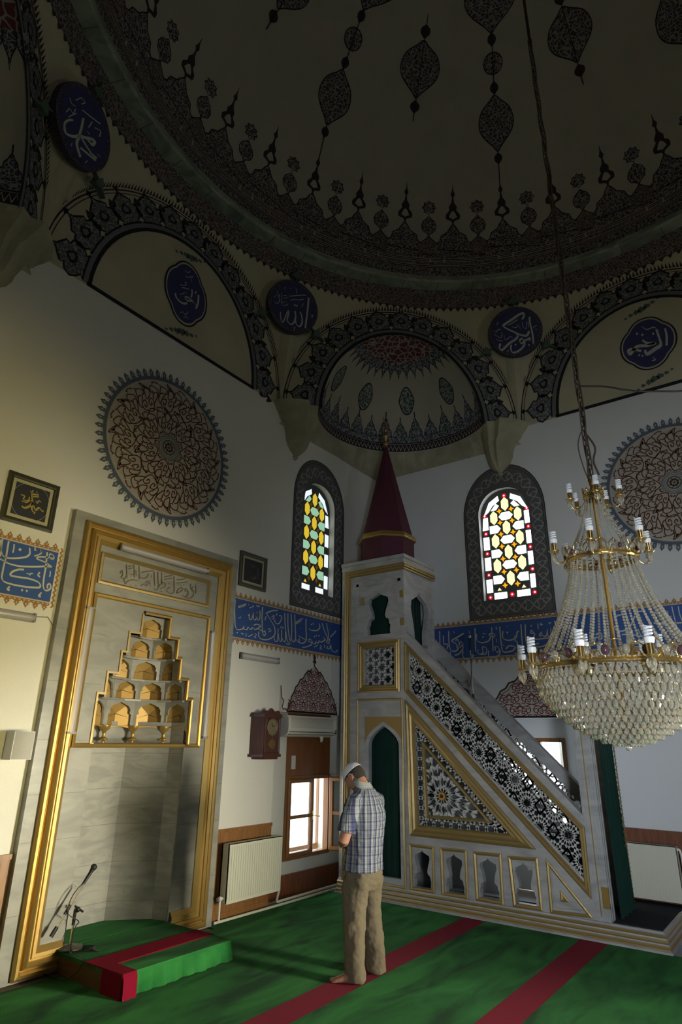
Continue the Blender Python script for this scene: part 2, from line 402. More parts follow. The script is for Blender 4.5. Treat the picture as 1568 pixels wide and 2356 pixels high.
SMALL = mir([(0, 5.3), (3.0, 5.3), (3.6, 6.8), (3.2, 8.2), (1.9, 9.0), (.9, 9.9), (.2, 10.6), (0, 11)])
DIAM = mir([(0, 10.6), (.4, 11.4), (1.4, 12.1), (1.7, 13.3), (1.3, 14.4), (.4, 15.2), (0, 15.8)])
ROS = [(1.35*(1+.16*cos(8*t))*cos(t), 17.6+1.35*(1+.16*cos(8*t))*sin(t)) for t in [2*pi*i/32 for i in range(32)]]
for k in range(32):
    az = k*11.25-90+11.25*0
    if not AZ[0] < az < AZ[1]-5: continue
    g = G()
    shp(g, az, CREST, ARAB_DOME); outl(g, az, CREST[2:-2], .22, BLACKP)
    shp(g, az, LEAFU, DARK); shp(g, az, mir([(0, 15), (.9, 15.5), (.5, 16.5), (0, 17)]), FIELD, .006)
    g.build('painted_crest', ceil)
    a2 = az+5.625; g = G()
    shp(g, a2, SMALL, ARAB_BAND, .005); outl(g, a2, SMALL[1:-1], .2, BLACKP)
    shp(g, a2, DIAM, ARAB_DOME); outl(g, a2, DIAM, .16, BLACKP)
    shp(g, a2, ROS, ARAB_DOME); outl(g, a2, ROS, .16, BLACKP)
    g.build('painted_rosette', ceil)
def almond(c, hw, hh): return mir([(0, c-hh), (hw*.25, c-hh*.8), (hw*.85, c-hh*.35), (hw, c+hh*.05), (hw*.8, c+hh*.5), (hw*.3, c+hh*.82), (0, c+hh)])
for k in range(16):
    az = k*22.5-90+0
    if not AZ[0] < az < AZ[1]: continue
    g = G()
    if k % 2 == 1:
        for c, hw, hh in ((34.6, 4.6, 5.6), (57, 6.5, 5.6)):
            P = cr(almond(c, hw*.8, hh), 3, True); shp(g, az, P, ARAB_DOME); outl(g, az, P, .25, BLACKP)
        for c in (27.5, 41.5, 50.2): shp(g, az, almond(c, .9, 1.3), DARK)
        P = [(2*cos(t), 46+2*sin(t)) for t in [pi*i/8 for i in range(16)]]
        shp(g, az, P, ARAB_DOME); outl(g, az, P, .22, BLACKP)
        g.ribbon([(az, 22), (az, 29)], .22, fD, BLACKP, .005); g.ribbon([(az, 40), (az, 52)], .25, fD, BLACKP, .005)
    else:
        P = cr(almond(45.3, 4.3, 5.2), 3, True); shp(g, az, P, ARAB_DOME); outl(g, az, P, .25, BLACKP)
        for c in (38.4, 52): shp(g, az, almond(c, 1.1, 1.3), DARK)
        g.ribbon([(az, 35.6), (az, 55)], .25, fD, BLACKP, .005)
    g.build('painted_medallion', ceil)
# ring below the dome: painted drum + projecting marble cornice
def ringf(r0, z0, r1, z1, m, g, n=96):
    A = [2*pi*i/n for i in range(n+1)]
    for i in range(n):
        g.face([(RC.x+r*sin(a), RC.y+r*cos(a), z) for r, z, a in ((r0, z0, A[i]), (r0, z0, A[i+1]), (r1, z1, A[i+1]), (r1, z1, A[i]))], m)
RR = 4.29*KS; RR2 = 4.22*KS; RCN = 4.02*KS; ZC = kz(8.42)
g = G(); ringf(RR2, ZC, RCN+.03, ZC+.01, GREENMARB, g); ringf(RCN+.03, ZC+.01, RCN, ZC+.03, GREENMARB, g); ringf(RCN, ZC+.03, RCN, ZC+.10, GREENMARB, g); ringf(RCN, ZC+.10, RD+.12, ZC+.10, GREENMARB, g)
jn = mat('joint_line', (.08, .09, .07), .9)
for k in range(48):
    a = k*7.5
    def fc(s, t, h=0): return V((RC.x+t*sin(rad(s)), RC.y+t*cos(rad(s)), ZC-.002+.01*(RR2-t)/.2))
    g.ribbon([(a, RCN+.03), (a, RR2)], .12, fc, jn)
g.build('trim_1', kind='structure')
g = G(); ringf(RR, ZR, RR2, ZC, ARAB_BAND, g, 120)
for k in range(240):
    a = k*1.5
    if not -80 < a-0 < 150 and not a > 280: continue
    g.face([(RC.x+r*sin(rad(x)), RC.y+r*cos(rad(x)), z) for r, z, x in ((RR-.005, ZR+.01, a-.55), (RR-.0, ZR-.055, a), (RR-.005, ZR+.01, a+.55))], DARK)
g.build('painted_drum_band', ceil)
# octagon planes with the arches
AIN, BIN = 1.25*KS, kz(7.66)-kz(6.2)
AOUT, BOUT = HS-.01, kz(8.04)-ZS
def arc(a, b, z0, n=24, k=1.0): return [(a*cos(pi*i/n), z0+b*abs(sin(pi*i/n))**k) for i in range(n+1)]
PALM = mir([(0, 0), (.42, 0), (.3, .06), (.44, .2), (.52, .36), (.42, .52), (.28, .56), (.3, .68), (.16, .78), (.05, .86), (0, 1.0)])
def archdecor(th, parent, fn, tymp=True):
    g = G()
    zi = kz(6.19)
    # palmettes standing on the inner arch
    NP = 13
    for k in range(NP):
        ph = pi*(k+.5)/NP; r = AIN+.03; dw = pi*AIN/NP
        def mp(x, y, ph=ph, dw=dw):
            a = ph-x*dw*1.12/AIN; rr = 1+(.055+y*.40)/AIN
            return (AIN*rr*cos(a), zi+BIN*(1+(.055+y*.38)/BIN)*sin(a))
        P = [mp(*p) for p in PALM]
        g.poly(P, fn, ARAB_LEAF, .004); g.ribbon(P, .022, fn, BLACKP, .006, True)
        g.ribbon([mp(x*.72, .08+y*.72) for x, y in PALM], .012, fn, LETTER if 0 else GREYP, .007, True)
        g.poly([mp(x*.36, .26+y*.36) for x, y in PALM], fn, BLACKP, .008)
        g.poly([mp(x*.2, .33+y*.2) for x, y in PALM], fn, GREYP, .009)
        g.poly([mp(x, y) for x, y in ((0, .98), (.09, 1.05), (0, 1.16), (-.09, 1.05))], fn, BLACKP, .006)
        if k < NP-1:
            g.poly([mp(x, y) for x, y in ((.5, .55), (.62, .5), (.6, .62), (.5, .78), (.4, .62), (.38, .5))], fn, DARK, .006)
            g.poly([mp(x, y) for x, y in ((.5, .12), (.58, .24), (.5, .36), (.42, .24))], fn, BLACKP, .008)
    g.build('painted_palmette_arch', parent)
    g = G()
    L = arc(AIN+.02, BIN+.02, zi, 32)
    g.ribbon(L, .05, fn, GREYP, .006); g.ribbon(arc(AIN-.03, BIN-.03, zi, 32), .045, fn, BLACKP, .006)
    if tymp: g.ribbon([(-AIN, zi), (AIN, zi)], .05, fn, BLACKP, .006)
    O = arc(AOUT-.03, BOUT-.03, ZS, 40)
    g.ribbon(O, .018, fn, DARK, .006); g.ribbon(arc(AOUT-.07, BOUT-.07, ZS, 40), .010, fn, DARK, .006)
    g.build('painted_arch_line', parent)
fO = {t: oct(t) for t in (-45, 0, 45, 90, 135, -90, 180, -135)}
# arch ground paint on the straight walls (a very shallow plaster layer, 8 mm)
for th, wl in ((0, wallN), (90, wallE)):
    fn = fO[th]; g = G(); 
    L = arc(AOUT, BOUT, ZS, 40); pts = L+[(-HS, kz(6.17)), (HS, kz(6.17))]
    g.prism(pts, (lambda s, z, h=0, fn=fn: fn(s, z, h)), FIELD2, -.02, .002); g.build('arch_ground', wl)
    archdecor(th, wl, fn)
def cloud(cx, cz, w, hh, n=56):
    """cusped cartouche outline"""
    P = []
    for i in range(n):
        t = 2*pi*i/n; r = 1+.05*abs(sin(4*t))-.02
        q = max(abs(cos(t))**1.15, 1e-3); P.append((cx+w*cos(t)*r*(1-.10*abs(sin(2*t))), cz+hh*sin(t)*r*(1-.10*abs(sin(2*t)))))
    return P
def calli(g, fn, m, org, sc, strokes, wk=1.0, h=None, pen=.9):
    """calligraphy traced as pen strokes; fn maps photo pixel -> place on its own surface"""
    for w, s in strokes:
        P = [tuple(float(a) for a in q.split(',')) for q in s.split()]
        if len(P) == 1:
            x, y = P[0]; g.poly([(org[0]+(x+a*w)/sc, org[1]+(y+b*w)/sc) for a, b in ((0, -1), (.9, 0), (0, 1), (-.9, 0))], fn, m); continue
        P = [(org[0]+x/sc, org[1]+y/sc) for x, y in cr(P, 5)]
        g.ribbon(P, w*wk/sc, fn, m, 0, pen=pen)
# tympanum cartouches
for th, wl, ctr, L in ((0, wallN, a_(PA(428, 676)), None), (90, wallE, b_(PB(1490, 790)), None)):
    base = fA if th == 0 else fB
    g = G(); c = cloud(ctr[0], ctr[1], .335, .47)
    if th == 90: c = cloud(ctr[0], ctr[1], .36, .42)
    def scl(P, k): return [(ctr[0]+(x-ctr[0])*k, ctr[1]+(y-ctr[1])*k) for x, y in P]
    g.poly(scl(c, .93), base, BLUEC, .006); g.ribbon(c, .02, base, BLACKP, .007, True); g.ribbon(scl(c, .93), .012, base, LETTER, .008, True)
    px = (lambda u, v, h=0: PA(u, v, YA-.009)) if th == 0 else (lambda u, v, h=0: PB(u, v, XB-.009))
    if th == 0:
        calli(g, px, LETTER, (365, 595), 7.168, [(40, '270,570 290,640 340,700 400,738 470,738'), (34, '430,640 470,690 540,700 610,755'), (30, '430,620 500,650 560,700 620,770'),
            (36, '655,600 652,690 640,760 610,825'), (26, '545,505 550,560 535,640'), (18, '380,480 430,485 500,505'), (14, '350,430 440,440 450,395 430,395'), (10, '340,580 380,590 420,560 460,580'),
            (12, '430,190 480,230 520,210'), (14, '440,290 490,310 530,300 570,300'), (12, '530,330 545,380'), (12, '360,890 400,880 440,930 480,870'), (12, '410,970 450,960 490,990'), (10, '590,560 620,540 600,590')])
    else:
        calli(g, px, LETTER, (1180, 560), 4.041, [(34, '1330,800 1350,860 1370,940 1320,980 1240,1030 1225,990'), (28, '1410,790 1425,860 1425,950'), (30, '1200,900 1250,930 1320,925 1240,950 1150,960 1085,1030 1070,1000 1110,985 1190,1000'),
            (14, '1150,840'), (14, '1200,850'), (14, '1300,840'), (10, '1190,770 1240,800 1300,780 1330,790'), (12, '1170,1040'), (12, '1200,1045'), (12, '1300,1060 1320,1080 1290,1090')])
    # leaf sprays above and below the cartouche
    for sgn in (1, -1):
        for dx, dy, r in ((0, .60, .055), (.07, .63, .045), (-.07, .58, .045), (.15, .66, .03), (-.15, .56, .03), (.22, .7, .02), (-.22, .53, .02)):
            dx2 = dx*(1 if th == 0 else -1)
            g.poly([(ctr[0]+dx2*sgn+r*cos(t), ctr[1]+sgn*dy*.95+r*.8*sin(t)*(1+.3*cos(5*t))) for t in [pi*i/5 for i in range(10)]], base, GREENP, .006)
    g.build('painted_cartouche', wl)
# diagonal (squinch) planes
def squinch(th, decor=True):
    fn = fO[th]; g = G(); zi = kz(6.2); zb = kz(6.16)
    inner = arc(AIN, BIN, zi, 28)
    out = arc(HS+.06, ZR+.35-ZS, ZS, 2)
    outer = [(-HS-.25, zb), (-AIN, zb)]+inner[::-1]+[(AIN, zb), (HS+.25, zb), (HS+.25, ZR+.5), (-HS-.25, ZR+.5)]
    g.prism(outer, fn, FIELD2, -.10, 0)
    sq = g.build('ceiling', kind='structure') 
    # conch
    c = fn(0, zi, 0); n = V((sin(rad(th)), cos(rad(th)), 0)); t = V((cos(rad(th)), -sin(rad(th)), 0))
    def fq(a, e, h=0):   # a: -90..90 about the axis, e: elevation
        ra = rad(a); re = rad(e); r = AIN-h
        return c+(t*sin(ra)*cos(re)+n*cos(ra)*cos(re)*.98)*r+V((0, 0, (BIN-h)*sin(re)))
    g = G(); NA_, NE_ = 36, 14
    vs = [fq(-90+180*i/NA_, 90*j/NE_) for j in range(NE_+1) for i in range(NA_+1)]; M_ = NA_+1
    g.add(vs, [(j*M_+i, j*M_+i+1, (j+1)*M_+i+1, (j+1)*M_+i) for j in range(NE_) for i in range(NA_)], FIELD)
    g.build('squinch_conch', sq, smooth=True)
    if decor:
        g = G()
        for i in range(60):
            a = -90+3*i
            g.face([fq(a, .5, .004), fq(a+3, .5, .004), fq(a+3, 5.5, .004), fq(a, 5.5, .004)], DARK)
            g.ribbon([(a, 1.2), (a+1.5, 4.8), (a+3, 1.2)], .45, fq, LETTER, .007)
            g.face([fq(a, 6.5, .004), fq(a+3, 6.5, .004), fq(a+3, 11, .004), fq(a, 11, .004)], ARAB_CONCH)
        g.ribbon([(-90+3*i, 6.1) for i in range(61)], .7, fq, BLACKP, .007)
        for k in range(15):
            a = -84+12*k; hgt = 1.0 if k % 2 else .8
            P = [(a+x*11, 10.5+y*15*hgt) for x, y in mir([(0, 0), (.5, 0), (.44, .25), (.28, .4), (.26, .55), (.12, .68), (.06, .8), (0, .86)])]
            g.poly(P, fq, ARAB_CONCH, .005); g.ribbon(P, .5, fq, BLACKP, .007, True)
            g.ribbon([(a, 10.5+13*hgt), (a, 10.5+17*hgt)], .8, fq, BLACKP, .006)
        g.build('painted_crest_border', sq)
        g = G()      # crown of the conch
        for i in range(36):
            a = -90+5*i
            g.face([fq(a, 62, .004), fq(a+5, 62, .004), fq(a+5, 89, .004), fq(a, 89, .004)], ARAB_RED)
        for k in range(19):
            a = -90+10*k
            P = [(a-6, 62), (a-4.5, 57), (a-1, 53.5), (a, 49), (a+1, 53.5), (a+4.5, 57), (a+6, 62)]
            g.poly(P, fq, ARAB_CONCH, .005); g.ribbon(P, .7, fq, BLACKP, .007)
        g.build('painted_crown', sq)
        for a in (-62, -22, 18, 58):
            g = G(); P = [(a+7.0*sin(t)*(1-.12*abs(sin(2*t))), 35+8*cos(t)*(1+.15*abs(cos(t)))) for t in [2*pi*i/28 for i in range(28)]]
            g.poly(P, fq, mat_arab('conch_rosette_paint', (.05, .075, .065), (.25, .28, .24), 16, .07), .005); g.ribbon(P, .8, fq, BLACKP, .007, True)
            g.build('painted_rosette', sq)
        archdecor(th, sq, fn, tymp=False)
    # shelf between the conch and the two walls
    g = G(); zw = kz(5.9); ap = []
    cor = RC+V((n.x, n.y))*R0*sqrt(2)
    for i in range(25):
        a = -90+180*i/24; p = fq(a, 0, 0); d = V((p.x-c.x, p.y-c.y))
        # march outward to the wall square
        best = 9
        for q, lim in ((0, 1), (1, 1)):
            dd = d[q]; o0 = (p.x, p.y)[q]; w = (RC[q]+R0*(1 if (n.x, n.y)[q] > 0 else -1))
            if abs(dd) > 1e-4:
                s_ = (w-o0)/dd
                if s_ > -1e-4: best = min(best, s_)
        k = min(best, 1.2); ap.append((p, V((p.x+d.x*k, p.y+d.y*k, zw))))
    for i in range(24): g.face([ap[i][0], ap[i+1][0], ap[i+1][1], ap[i][1]], STAIN)
    g.build('corbelled_shelf', sq)
    return sq
sqAB = squinch(45); sqAC = squinch(-45)
for th in (135, -135): squinch(th, False)
# corbels under the octagon corners
def corbel(th, sq):
    v = RC+V((sin(rad(th)), cos(rad(th))))*(R0/cos(rad(22.5)))
    # which wall carries it
    g = G()
    onN = abs(v.y-YA) < .05
    sgn = 1 if (onN and v.x > RC.x) else -1
    lv = [(kz(6.21), -.16, .66, .40), (kz(6.10), -.08, .63, .37), (kz(6.04), -.03, .62, .33), (kz(5.99), .0, .61, .31), (kz(5.93), .08, .59, .29), (kz(5.84), .12, .57, .27), (kz(5.78), .14, .56, .25), (kz(5.72), .15, .55, .24), (kz(5.64), .19, .52, .20), (kz(5.58), .25, .46, .14), (kz(5.55), .30, .42, .09), (kz(5.52), .33, .39, .055), (kz(5.50), .31, .41, .06), (kz(5.47), .34, .38, .03)]
    rings = []
    for z, a, b, dp in lv:
        r = []
        for i in range(9):
            t = i/8; al = a+(b-a)*t; de = dp*(sin(pi*t)**.6)*(1+.12*cos(6*pi*t))
            if onN: r.append((v.x+sgn*al, YA-de+.002, z))
            else: r.append((XB-de+.002, v.y+al, z))
        rings.append(r)
    n = 9; vs = [p for r in rings for p in r]
    g.add(vs, [(i*n+k, i*n+k+1, (i+1)*n+k+1, (i+1)*n+k) for i in range(len(rings)-1) for k in range(n-1)], STAIN)
    g.add(rings[0], [list(range(n))], STAIN)
    g.build('hanging_corbel', sq, smooth=True)
corbel(22.5, sqAB); corbel(67.5, sqAB); corbel(-22.5, sqAC)
# pendentives
def rplane(phi): return R0/cos(rad(22.5-abs(phi)))   # distance to the octagon planes at angle phi from the vertex
def pend(th, sq):
    va = th
    def S(phi, t, h=0):
        rp = rplane(phi); s = R0*math.tan(rad(22.5-abs(phi))); x = min(1, s/AOUT)
        za = ZS+BOUT*sqrt(max(0, 1-x*x)); rt = RR
        r = lerp(rp, rt, t)-h; z = lerp(za, ZR, t)
        a = rad(va+phi); return V((RC.x+r*sin(a), RC.y+r*cos(a), z))
    g = G(); NP_, NT = 30, 8
    ph = [-22.5+45*i/NP_ for i in range(NP_+1)]
    vs = [S(p, j/NT, .002) for j in range(NT+1) for p in ph]; M_ = NP_+1
    g.add(vs, [(j*M_+i, j*M_+i+1, (j+1)*M_+i+1, (j+1)*M_+i) for j in range(NT) for i in range(NP_)], FIELD2)
    pd = g.build('pendentive', sq)
    # dentils along the arch edges
    g = G(); N = 60
    for sg in (-1, 1):
        for k in range(N):
            a0 = pi/2*(k+.1)/N; a1 = pi/2*(k+.9)/N; am = (a0+a1)/2
            def Q(a, up):
                s = AOUT*cos(a); z = ZS+BOUT*sin(a); phi = (22.5-math.degrees(atan2(s, R0)))*sg; phi = -phi if 0 else phi
                rp = rplane(phi)-.006; rt = RR-.006
                za = z; tt = (up/max(.05, ZR-za)); tt = min(.9, tt)
                r = lerp(rp, rt, tt); aa = rad(va+phi-0*sg); return V((RC.x+r*sin(aa), RC.y+r*cos(aa), za+up))
            if ZR-(ZS+BOUT*sin(am)) < .08: continue
            g.face([Q(a0, .0), Q(a1, .0), Q(am, .075)], DARK)
        g_p = [Q(pi/2*k/40, .012) for k in range(1, 38)]
    g.build('painted_dentils', pd)
    return pd, S
def roundel(va, ctr, pd, name, strokes, org, sc, R=.40):
    a = rad(va); n = V((sin(a), cos(a), 0)); up = V((0, 0, ZR-ZS)) - n*(R0/cos(rad(22.5))-RR); up.normalize()
    t = V((cos(a), -sin(a), 0)); nn = t.cross(up); nn = nn if nn.dot(n) < 0 else -nn   # towards the room
    p0 = V((RC.x, RC.y, 0))+n*(R0/cos(rad(22.5))-.02)+V((0, 0, ZS)) + nn*.10
    c = onP(ctr[0], ctr[1], p0, nn)
    def fr(s, v, h=0): return c+t*s+up*v+nn*h
    g = G(); C_ = [(R*cos(2*pi*i/48), R*sin(2*pi*i/48)) for i in range(48)]
    g.prism([(x*1.0, y*1.0) for x, y in C_], fr, mat_arab('roundel_rim_paint', (.03, .025, .05), (.10, .08, .10), 26, .04), -.08, 0)
    g.poly([(x*.86, y*.86) for x, y in C_], fr, BLUEC, .003)
    P0 = c+nn*.008
    def px(u, v, h=0): return onP(u, v, P0, nn)
    calli(g, px, LETTER, org, sc, strokes)
    # trefoil sprays round it
    for ang in (90, 210, 330):
        ca, sa = cos(rad(ang)), sin(rad(ang))
        def lf(x, y): return (ca*(R+y)-sa*x, sa*(R+y)+ca*x)
        g.prism([lf(x, y) for x, y in mir([(0, .05), (.02, .07), (.075, .08), (.05, .13), (.015, .16), (.01, .2), (0, .27)])], fr, GREENP, -.10, -.02)
        g.prism([lf(x, y) for x, y in ((-.008, -.01), (.008, -.01), (.008, .06), (-.008, .06))], fr, GREENP, -.08, -.03)
    g.build(name, pd)
ALLAH = [(30, '670,350 660,470 645,600 620,800'), (28, '545,560 570,640 572,720 540,775 500,755 475,700 478,620 468,545'), (26, '470,640 460,700 420,745 370,715 355,660 375,590 372,540'), (20, '372,540 340,600 310,680 290,712 265,680 255,610 255,560'),
    (12, '375,328 450,325 540,315 630,315'), (12, '405,392 450,380 520,385 595,375'), (10, '470,200 490,230 490,285'), (10, '330,190 320,215 335,235'), (9, '400,215'), (9, '455,440 460,480 475,450 485,480 500,455 500,490'), (10, '600,440 575,455 575,490'),
    (10, '205,250 225,320 240,390 220,430 185,430 170,400'), (9, '240,300 235,360 250,400'), (9, '275,280 275,350 270,430 300,465 350,460 370,440'), (8, '300,320 345,320'), (8, '300,360 360,350'), (8, '280,430 310,410 350,420'), (9, '160,350 195,310'), (9, '430,780 450,800 470,780 450,840'), (9, '700,600 715,625 735,600 715,655')]
BAKR = [(34, '640,230 650,330 680,450 695,600'), (34, '565,180 500,200 400,270 310,330 280,360 340,400 450,450 520,480 600,490 640,430'), (30, '560,175 570,210 540,270'), (32, '440,450 480,490 450,540 360,600 290,670 250,690 230,650 240,600'),
    (26, '500,560 540,530 560,570 530,600 500,560'), (26, '570,560 620,540 650,520 640,560'), (28, '575,570 570,620 520,680 450,720 400,715 385,660 390,615'), (16, '450,615'), (16, '635,620'), (12, '350,350 420,310 480,270'), (10, '400,370 460,380 480,340 520,400'), (10, '540,310 560,380 600,390 600,300'),
    (10, '620,300 625,360 640,380'), (10, '150,420 180,440 210,410 250,410'), (10, '150,470 200,500 250,520 265,440'), (10, '290,480 300,540 350,530 380,500 410,520'), (9, '180,540 230,560 270,560'), (9, '190,350 210,300'), (9, '270,620 290,640'), (9, '330,710 360,690'), (9, '690,380 740,350'), (9, '720,400 740,410')]
MUHAM = [(24, '545,1100 550,1040 590,1015 620,1020'), (30, '545,1080 560,1130 620,1155 670,1150'), (26, '705,1000 690,1080 670,1150'), (34, '670,1150 720,1165 780,1180 800,1200 780,1225 740,1180'), (32, '670,1150 650,1220 680,1330'), (30, '680,1250 740,1300 810,1360'), (28, '760,1290 820,1340'), (26, '690,1170 740,1250 810,1350'),
    (18, '695,930 770,990 850,1050'), (12, '780,1030 750,1080'), (12, '740,1110 760,1140'), (12, '800,1080 850,1110 840,1160'), (10, '590,830 610,880 640,900'), (10, '640,850 690,830 720,870 690,880'), (10, '560,950 590,920 620,960 640,920'), (10, '580,990 620,970 650,960'), (9, '600,1240 610,1210'), (9, '720,1380 740,1360'), (9, '820,1300 850,1330')]
pdA, _ = pend(22.5, sqAB); pdB, _ = pend(67.5, sqAB); pdC, _ = pend(-22.5, sqAC); pdD, _ = pend(112.5, sqAB); pend(157.5, sqAB); pend(-67.5, sqAC); pend(-112.5, sqAC); pend(-157.5, sqAC)
roundel(22.5, (675, 705), pdA, 'calligraphy_roundel', ALLAH, (605, 630), 6.4)
roundel(67.5, (1185, 762), pdB, 'calligraphy_roundel', BAKR, (1110, 690), 5.973)
roundel(-22.5, (195, 295), pdC, 'calligraphy_roundel', MUHAM, (0, 0), 3.68)
# roof slab closing the corners outside the ring
g = G()
def sqpt(a):
    c_, s_ = sin(a), cos(a); k = (R0+.6)/max(abs(c_), abs(s_)); return (RC.x+c_*k, RC.y+s_*k)
for i in range(96):
    a, b = 2*pi*i/96, 2*pi*(i+1)/96
    for z in (ZC+.1, ZC+.5):
        g.face([(RC.x+(RD+.02)*sin(a), RC.y+(RD+.02)*cos(a), z), (RC.x+(RD+.02)*sin(b), RC.y+(RD+.02)*cos(b), z), (*sqpt(b), z), (*sqpt(a), z)], FIELD)
g.build('ceiling', kind='structure')
# ---------------- floor and carpet
CARPET = mat('green_carpet', (.016, .115, .025), .97, bump=.5, bscale=260, sheen=.03)
nt = CARPET.node_tree; b = nt.nodes['Principled BSDF']
tc = nt.nodes.new('ShaderNodeTexCoord')
n1 = nt.nodes.new('ShaderNodeTexNoise'); n1.inputs['Scale'].default_value = 1.6; n1.inputs['Detail'].default_value = 3; n1.inputs['Distortion'].default_value = .8
mp = nt.nodes.new('ShaderNodeMapping'); mp.inputs['Rotation'].default_value = (0, 0, .25); mp.inputs['Scale'].default_value = (.8, 2.3, 1)
nt.links.new(tc.outputs['Object'], mp.inputs[0]); nt.links.new(mp.outputs[0], n1.inputs['Vector'])
r = ramp(nt, [(.30, (.007, .060, .018)), (.5, (.018, .145, .032)), (.66, (.035, .22, .05))]); nt.links.new(n1.outputs['Fac'], r.inputs[0])
# red lines woven across the rows, 1.22 m apart
sp = nt.nodes.new('ShaderNodeSeparateXYZ'); nt.links.new(tc.outputs['Object'], sp.inputs[0])
def mth(op, a, bb, nt=nt):
    q = nt.nodes.new('ShaderNodeMath'); q.operation = op
    for i, x in enumerate((a, bb)):
        if isinstance(x, (int, float)): q.inputs[i].default_value = x
        else: nt.links.new(x, q.inputs[i])
    return q.outputs[0]
yy = mth('SUBTRACT', sp.outputs[1], 1.975); fr_ = mth('FRACT', mth('DIVIDE', yy, 1.21), 0); st = mth('LESS_THAN', fr_, .25/1.21)
lim = mth('LESS_THAN', sp.outputs[1], 3.6); st = mth('MULTIPLY', st, lim)
mx = nt.nodes.new('ShaderNodeMix'); mx.data_type = 'RGBA'; mx.inputs[7].default_value = (.22, .004, .026, 1)
nt.links.new(st, mx.inputs[0]); nt.links.new(r.outputs[0], mx.inputs[6]); nt.links.new(mx.outputs[2], b.inputs['Base Color'])
g = G(); g.box(X0-.5, XB+.6, Y0-.5, YA+.9, -.25, -.012, mat('floor_boards', (.25, .2, .15), .7)); g.build('floor', kind='structure')
g = G(); g.prism([(X0, Y0), (6.98, Y0), (6.98, YA), (4.99, YA), (4.99, 5.16), (2.8, 5.16), (2.8, YA), (X0, YA)], lambda s, t, h=0: V((s, t, h)), CARPET, -.012, 0)
g.build('carpet', label='green fitted carpet with crimson lines across the prayer hall floor', cat='carpet')
GREYC = mat('dark_grey_carpet', (.025, .028, .034), .95, bump=.4, bscale=200)
g = G(); g.prism([(6.985, Y0), (XB, Y0), (XB, YA), (6.985, YA)], lambda s, t, h=0: V((s, t, h)), mat('grey_floor_covering', (.34, .36, .40), .8, var=.15, vscale=4), -.012, -.002)
g.build('floor_covering', label='pale grey floor covering under and beyond the marble pulpit', cat='floor covering')
# ================================================================== PAINTED WALL ORNAMENT, BANDS, STAINED GLASS
def medallion(wl, base, cx, cz, R):
    g = G()
    def F(x, y, h=0): return base(cx+x, cz+y, h)
    def ring(r0, r1, m, h, n=72):
        for i in range(n):
            a, b = 2*pi*i/n, 2*pi*(i+1)/n
            g.face([F(r*cos(t), r*sin(t), h) for r, t in ((r0, a), (r1, a), (r1, b), (r0, b))], m)
    ground = mat('roundel_pink_ground', (.40, .36, .31), .9)
    blue = mat('roundel_border_blue', (.10, .125, .16), .85)
    brown = mat('roundel_brown_scroll', (.105, .045, .03), .85)
    ring(0.001, .86*R, ground, .003); ring(.86*R, .905*R, blue, .004)
    NC = 60
    for k in range(NC):
        a = 2*pi*k/NC; da = 2*pi/NC
        def q(x, y, a=a, da=da): r = R*(.90+.10*y); t = a+x*da*.5; return (r*cos(t), r*sin(t))
        g.poly([q(x, y) for x, y in ((0, -.2), (.62, .15), (.45, .45), (.7, .5), (.0, 1.05), (-.7, .5), (-.45, .45), (-.62, .15))], F, blue, .005)
        g.poly([q(x, y) for x, y in ((0, .22), (.2, .45), (0, .7), (-.2, .45))], F, ground, .006)
        g.poly([q(x+1, y) for x, y in ((0, .0), (.16, .2), (0, .5), (-.16, .2))], F, ground, .006)
    # three rings of scrollwork, ten fold
    for r0, r1, n, off, w in ((.17, .52, 7, 0, .013), (.47, .84, 12, .26, .013)):
        for k in range(n):
            a0 = 2*pi*(k+off)/n; da = pi/n
            def mp(x, y, a0=a0, da=da, r0=r0, r1=r1):
                r = R*(r0+(r1-r0)*y); t = a0+x*da+.05*sin(7*y); return (r*cos(t), r*sin(t))
            vines(g, mp, w, F, brown, None, .005, 4)
            if n == 12: g.ribbon([mp(x, y) for x, y in ((-1, .80), (-.6, .97), (0, 1.02), (.6, .97), (1, .80))], .012, F, LETTER, .006)
    for r, m in ((.165, GREYP), (.145, blue), (.12, GREYP)): g.ribbon([(R*r*cos(2*pi*i/40), R*r*sin(2*pi*i/40)) for i in range(40)], .010, F, m, .007, True)
    ring(.001, .10*R, GREENP, .006, 24)
    for k in range(8):
        a = 2*pi*k/8; g.poly([(R*.05*cos(a)+R*.03*cos(t), R*.05*sin(a)+R*.03*sin(t)) for t in [pi*i/4 for i in range(8)]], F, ground, .007)
        g.poly([(R*.05*cos(a)+R*.014*cos(t), R*.05*sin(a)+R*.014*sin(t)) for t in [pi*i/3 for i in range(6)]], F, REDP, .008)
    g.build('painted_medallion', wl)
medallion(wallN, fA, 3.84*KS, kz(4.795), .915*KS)
medallion(wallE, fB, .86, kz(4.83), .90)
